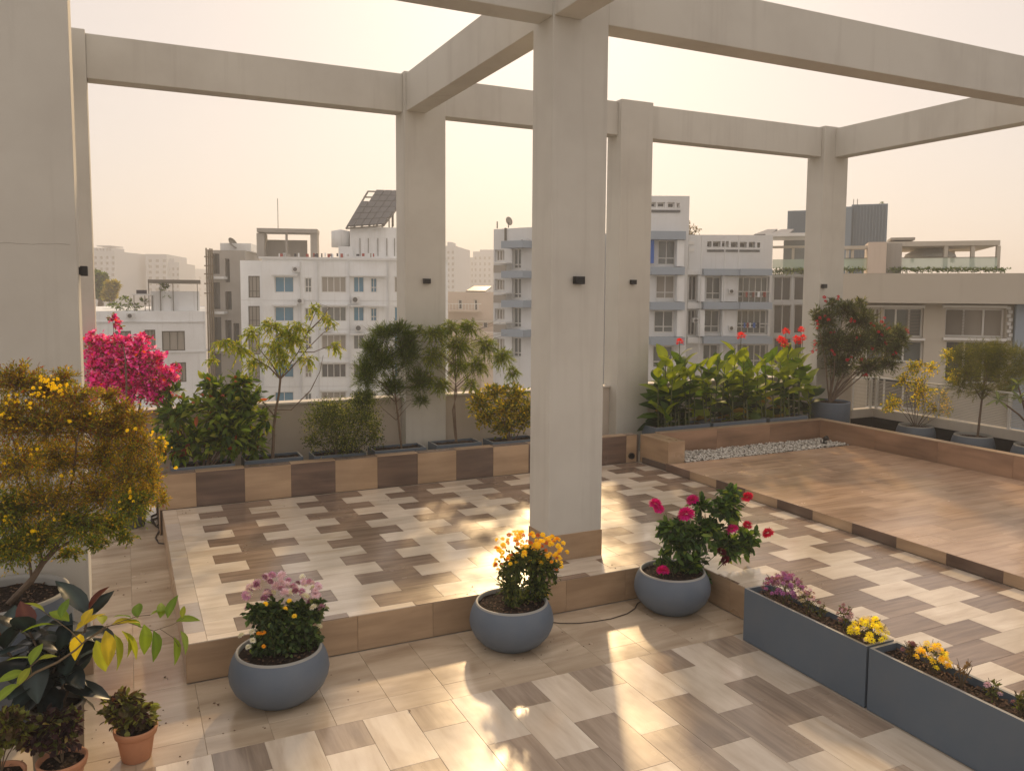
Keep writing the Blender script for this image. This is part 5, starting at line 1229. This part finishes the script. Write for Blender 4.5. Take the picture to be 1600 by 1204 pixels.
# near house right
b = Fac('beige_house', 'near beige house with a deep plain band and white framed sliding windows on the right', 1450, 19, -19)
b.box(1299, 1680, 427, 474, -.6, 7, 'sand_wall', 'roof_band')
b.box(1290, 1310, 474, 640, -.55, 0, 'sand_wall', 'wing_wall', bottom=0)
hs = [(1353, 1376, 481, 527), (1380, 1443, 481, 527), (1353, 1443, 532, 566), (1477, 1571, 482, 527), (1477, 1571, 533, 600), (1353, 1443, 590, 640)]
H = b.wall(1290, 1680, 474, 7, hs, 'sand_wall', rev=.25)
for i, h in enumerate(H): b.window(h, ['curtain', 'greypane', 'greypane', 'curtain', 'darkpane', 'darkpane'][i], 'trim_white', 3, 0, .25, .04)
b.box(1350, 1446, 477, 480.5, -.15, -.01, 'trim_white', 'lintel'); b.box(1474, 1574, 477, 481, -.15, -.01, 'trim_white', 'lintel')
b.box(1350, 1446, 528, 531, -.12, -.01, 'trim_white', 'sill'); b.box(1474, 1574, 528, 532, -.12, -.01, 'trim_white', 'sill')
for i in range(9):
    y0 = 479+i*6; b.box(1574+(i % 2)*2.5, 1580+(i % 2)*2.5, y0, y0+5, -.1, -.02, 'trim_white', 'lattice_block')
b.box(1584, 1680, 476, 640, -.2, -.01, 'band', 'blue_wall', bottom=0)
for i, h in enumerate((H[1], H[3])):
    k = MB()
    for z in np.arange(h[2]+.06, h[3]-.05, .035): k.box(h[0]+.08 if i else h[0]+(h[1]-h[0])*.6, (h[0]+h[1])/2-.1 if i else h[1]-.06, .16, .175, z, z+.012)
    k.build('blind', M['curtain'], b.o, kind='stuff')
# far hazy buildings
def far(label, x0, x1, top, D, floors=6, cols_=6, extra=()):
    b = Fac('far_building', label, (x0+x1)/2, D, R(-12, 12)); hs = []
    for i in range(floors):
        y0 = top+8+i*9
        for j_ in range(cols_):
            xa = x0+(x1-x0)*(j_+.25)/cols_; hs.append((xa, xa+(x1-x0)/cols_*.5, y0, y0+4.5))
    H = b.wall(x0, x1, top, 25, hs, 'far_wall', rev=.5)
    k = MB()
    for h in H: k.quad((h[0], .5, h[2]), (h[1], .5, h[2]), (h[1], .5, h[3]), (h[0], .5, h[3]))
    k.build('windows', M['darkpane'], b.o)['kind'] = 'stuff'
    for e in extra: b.box(*e, 1, 8, 'far_wall', 'roof_block')
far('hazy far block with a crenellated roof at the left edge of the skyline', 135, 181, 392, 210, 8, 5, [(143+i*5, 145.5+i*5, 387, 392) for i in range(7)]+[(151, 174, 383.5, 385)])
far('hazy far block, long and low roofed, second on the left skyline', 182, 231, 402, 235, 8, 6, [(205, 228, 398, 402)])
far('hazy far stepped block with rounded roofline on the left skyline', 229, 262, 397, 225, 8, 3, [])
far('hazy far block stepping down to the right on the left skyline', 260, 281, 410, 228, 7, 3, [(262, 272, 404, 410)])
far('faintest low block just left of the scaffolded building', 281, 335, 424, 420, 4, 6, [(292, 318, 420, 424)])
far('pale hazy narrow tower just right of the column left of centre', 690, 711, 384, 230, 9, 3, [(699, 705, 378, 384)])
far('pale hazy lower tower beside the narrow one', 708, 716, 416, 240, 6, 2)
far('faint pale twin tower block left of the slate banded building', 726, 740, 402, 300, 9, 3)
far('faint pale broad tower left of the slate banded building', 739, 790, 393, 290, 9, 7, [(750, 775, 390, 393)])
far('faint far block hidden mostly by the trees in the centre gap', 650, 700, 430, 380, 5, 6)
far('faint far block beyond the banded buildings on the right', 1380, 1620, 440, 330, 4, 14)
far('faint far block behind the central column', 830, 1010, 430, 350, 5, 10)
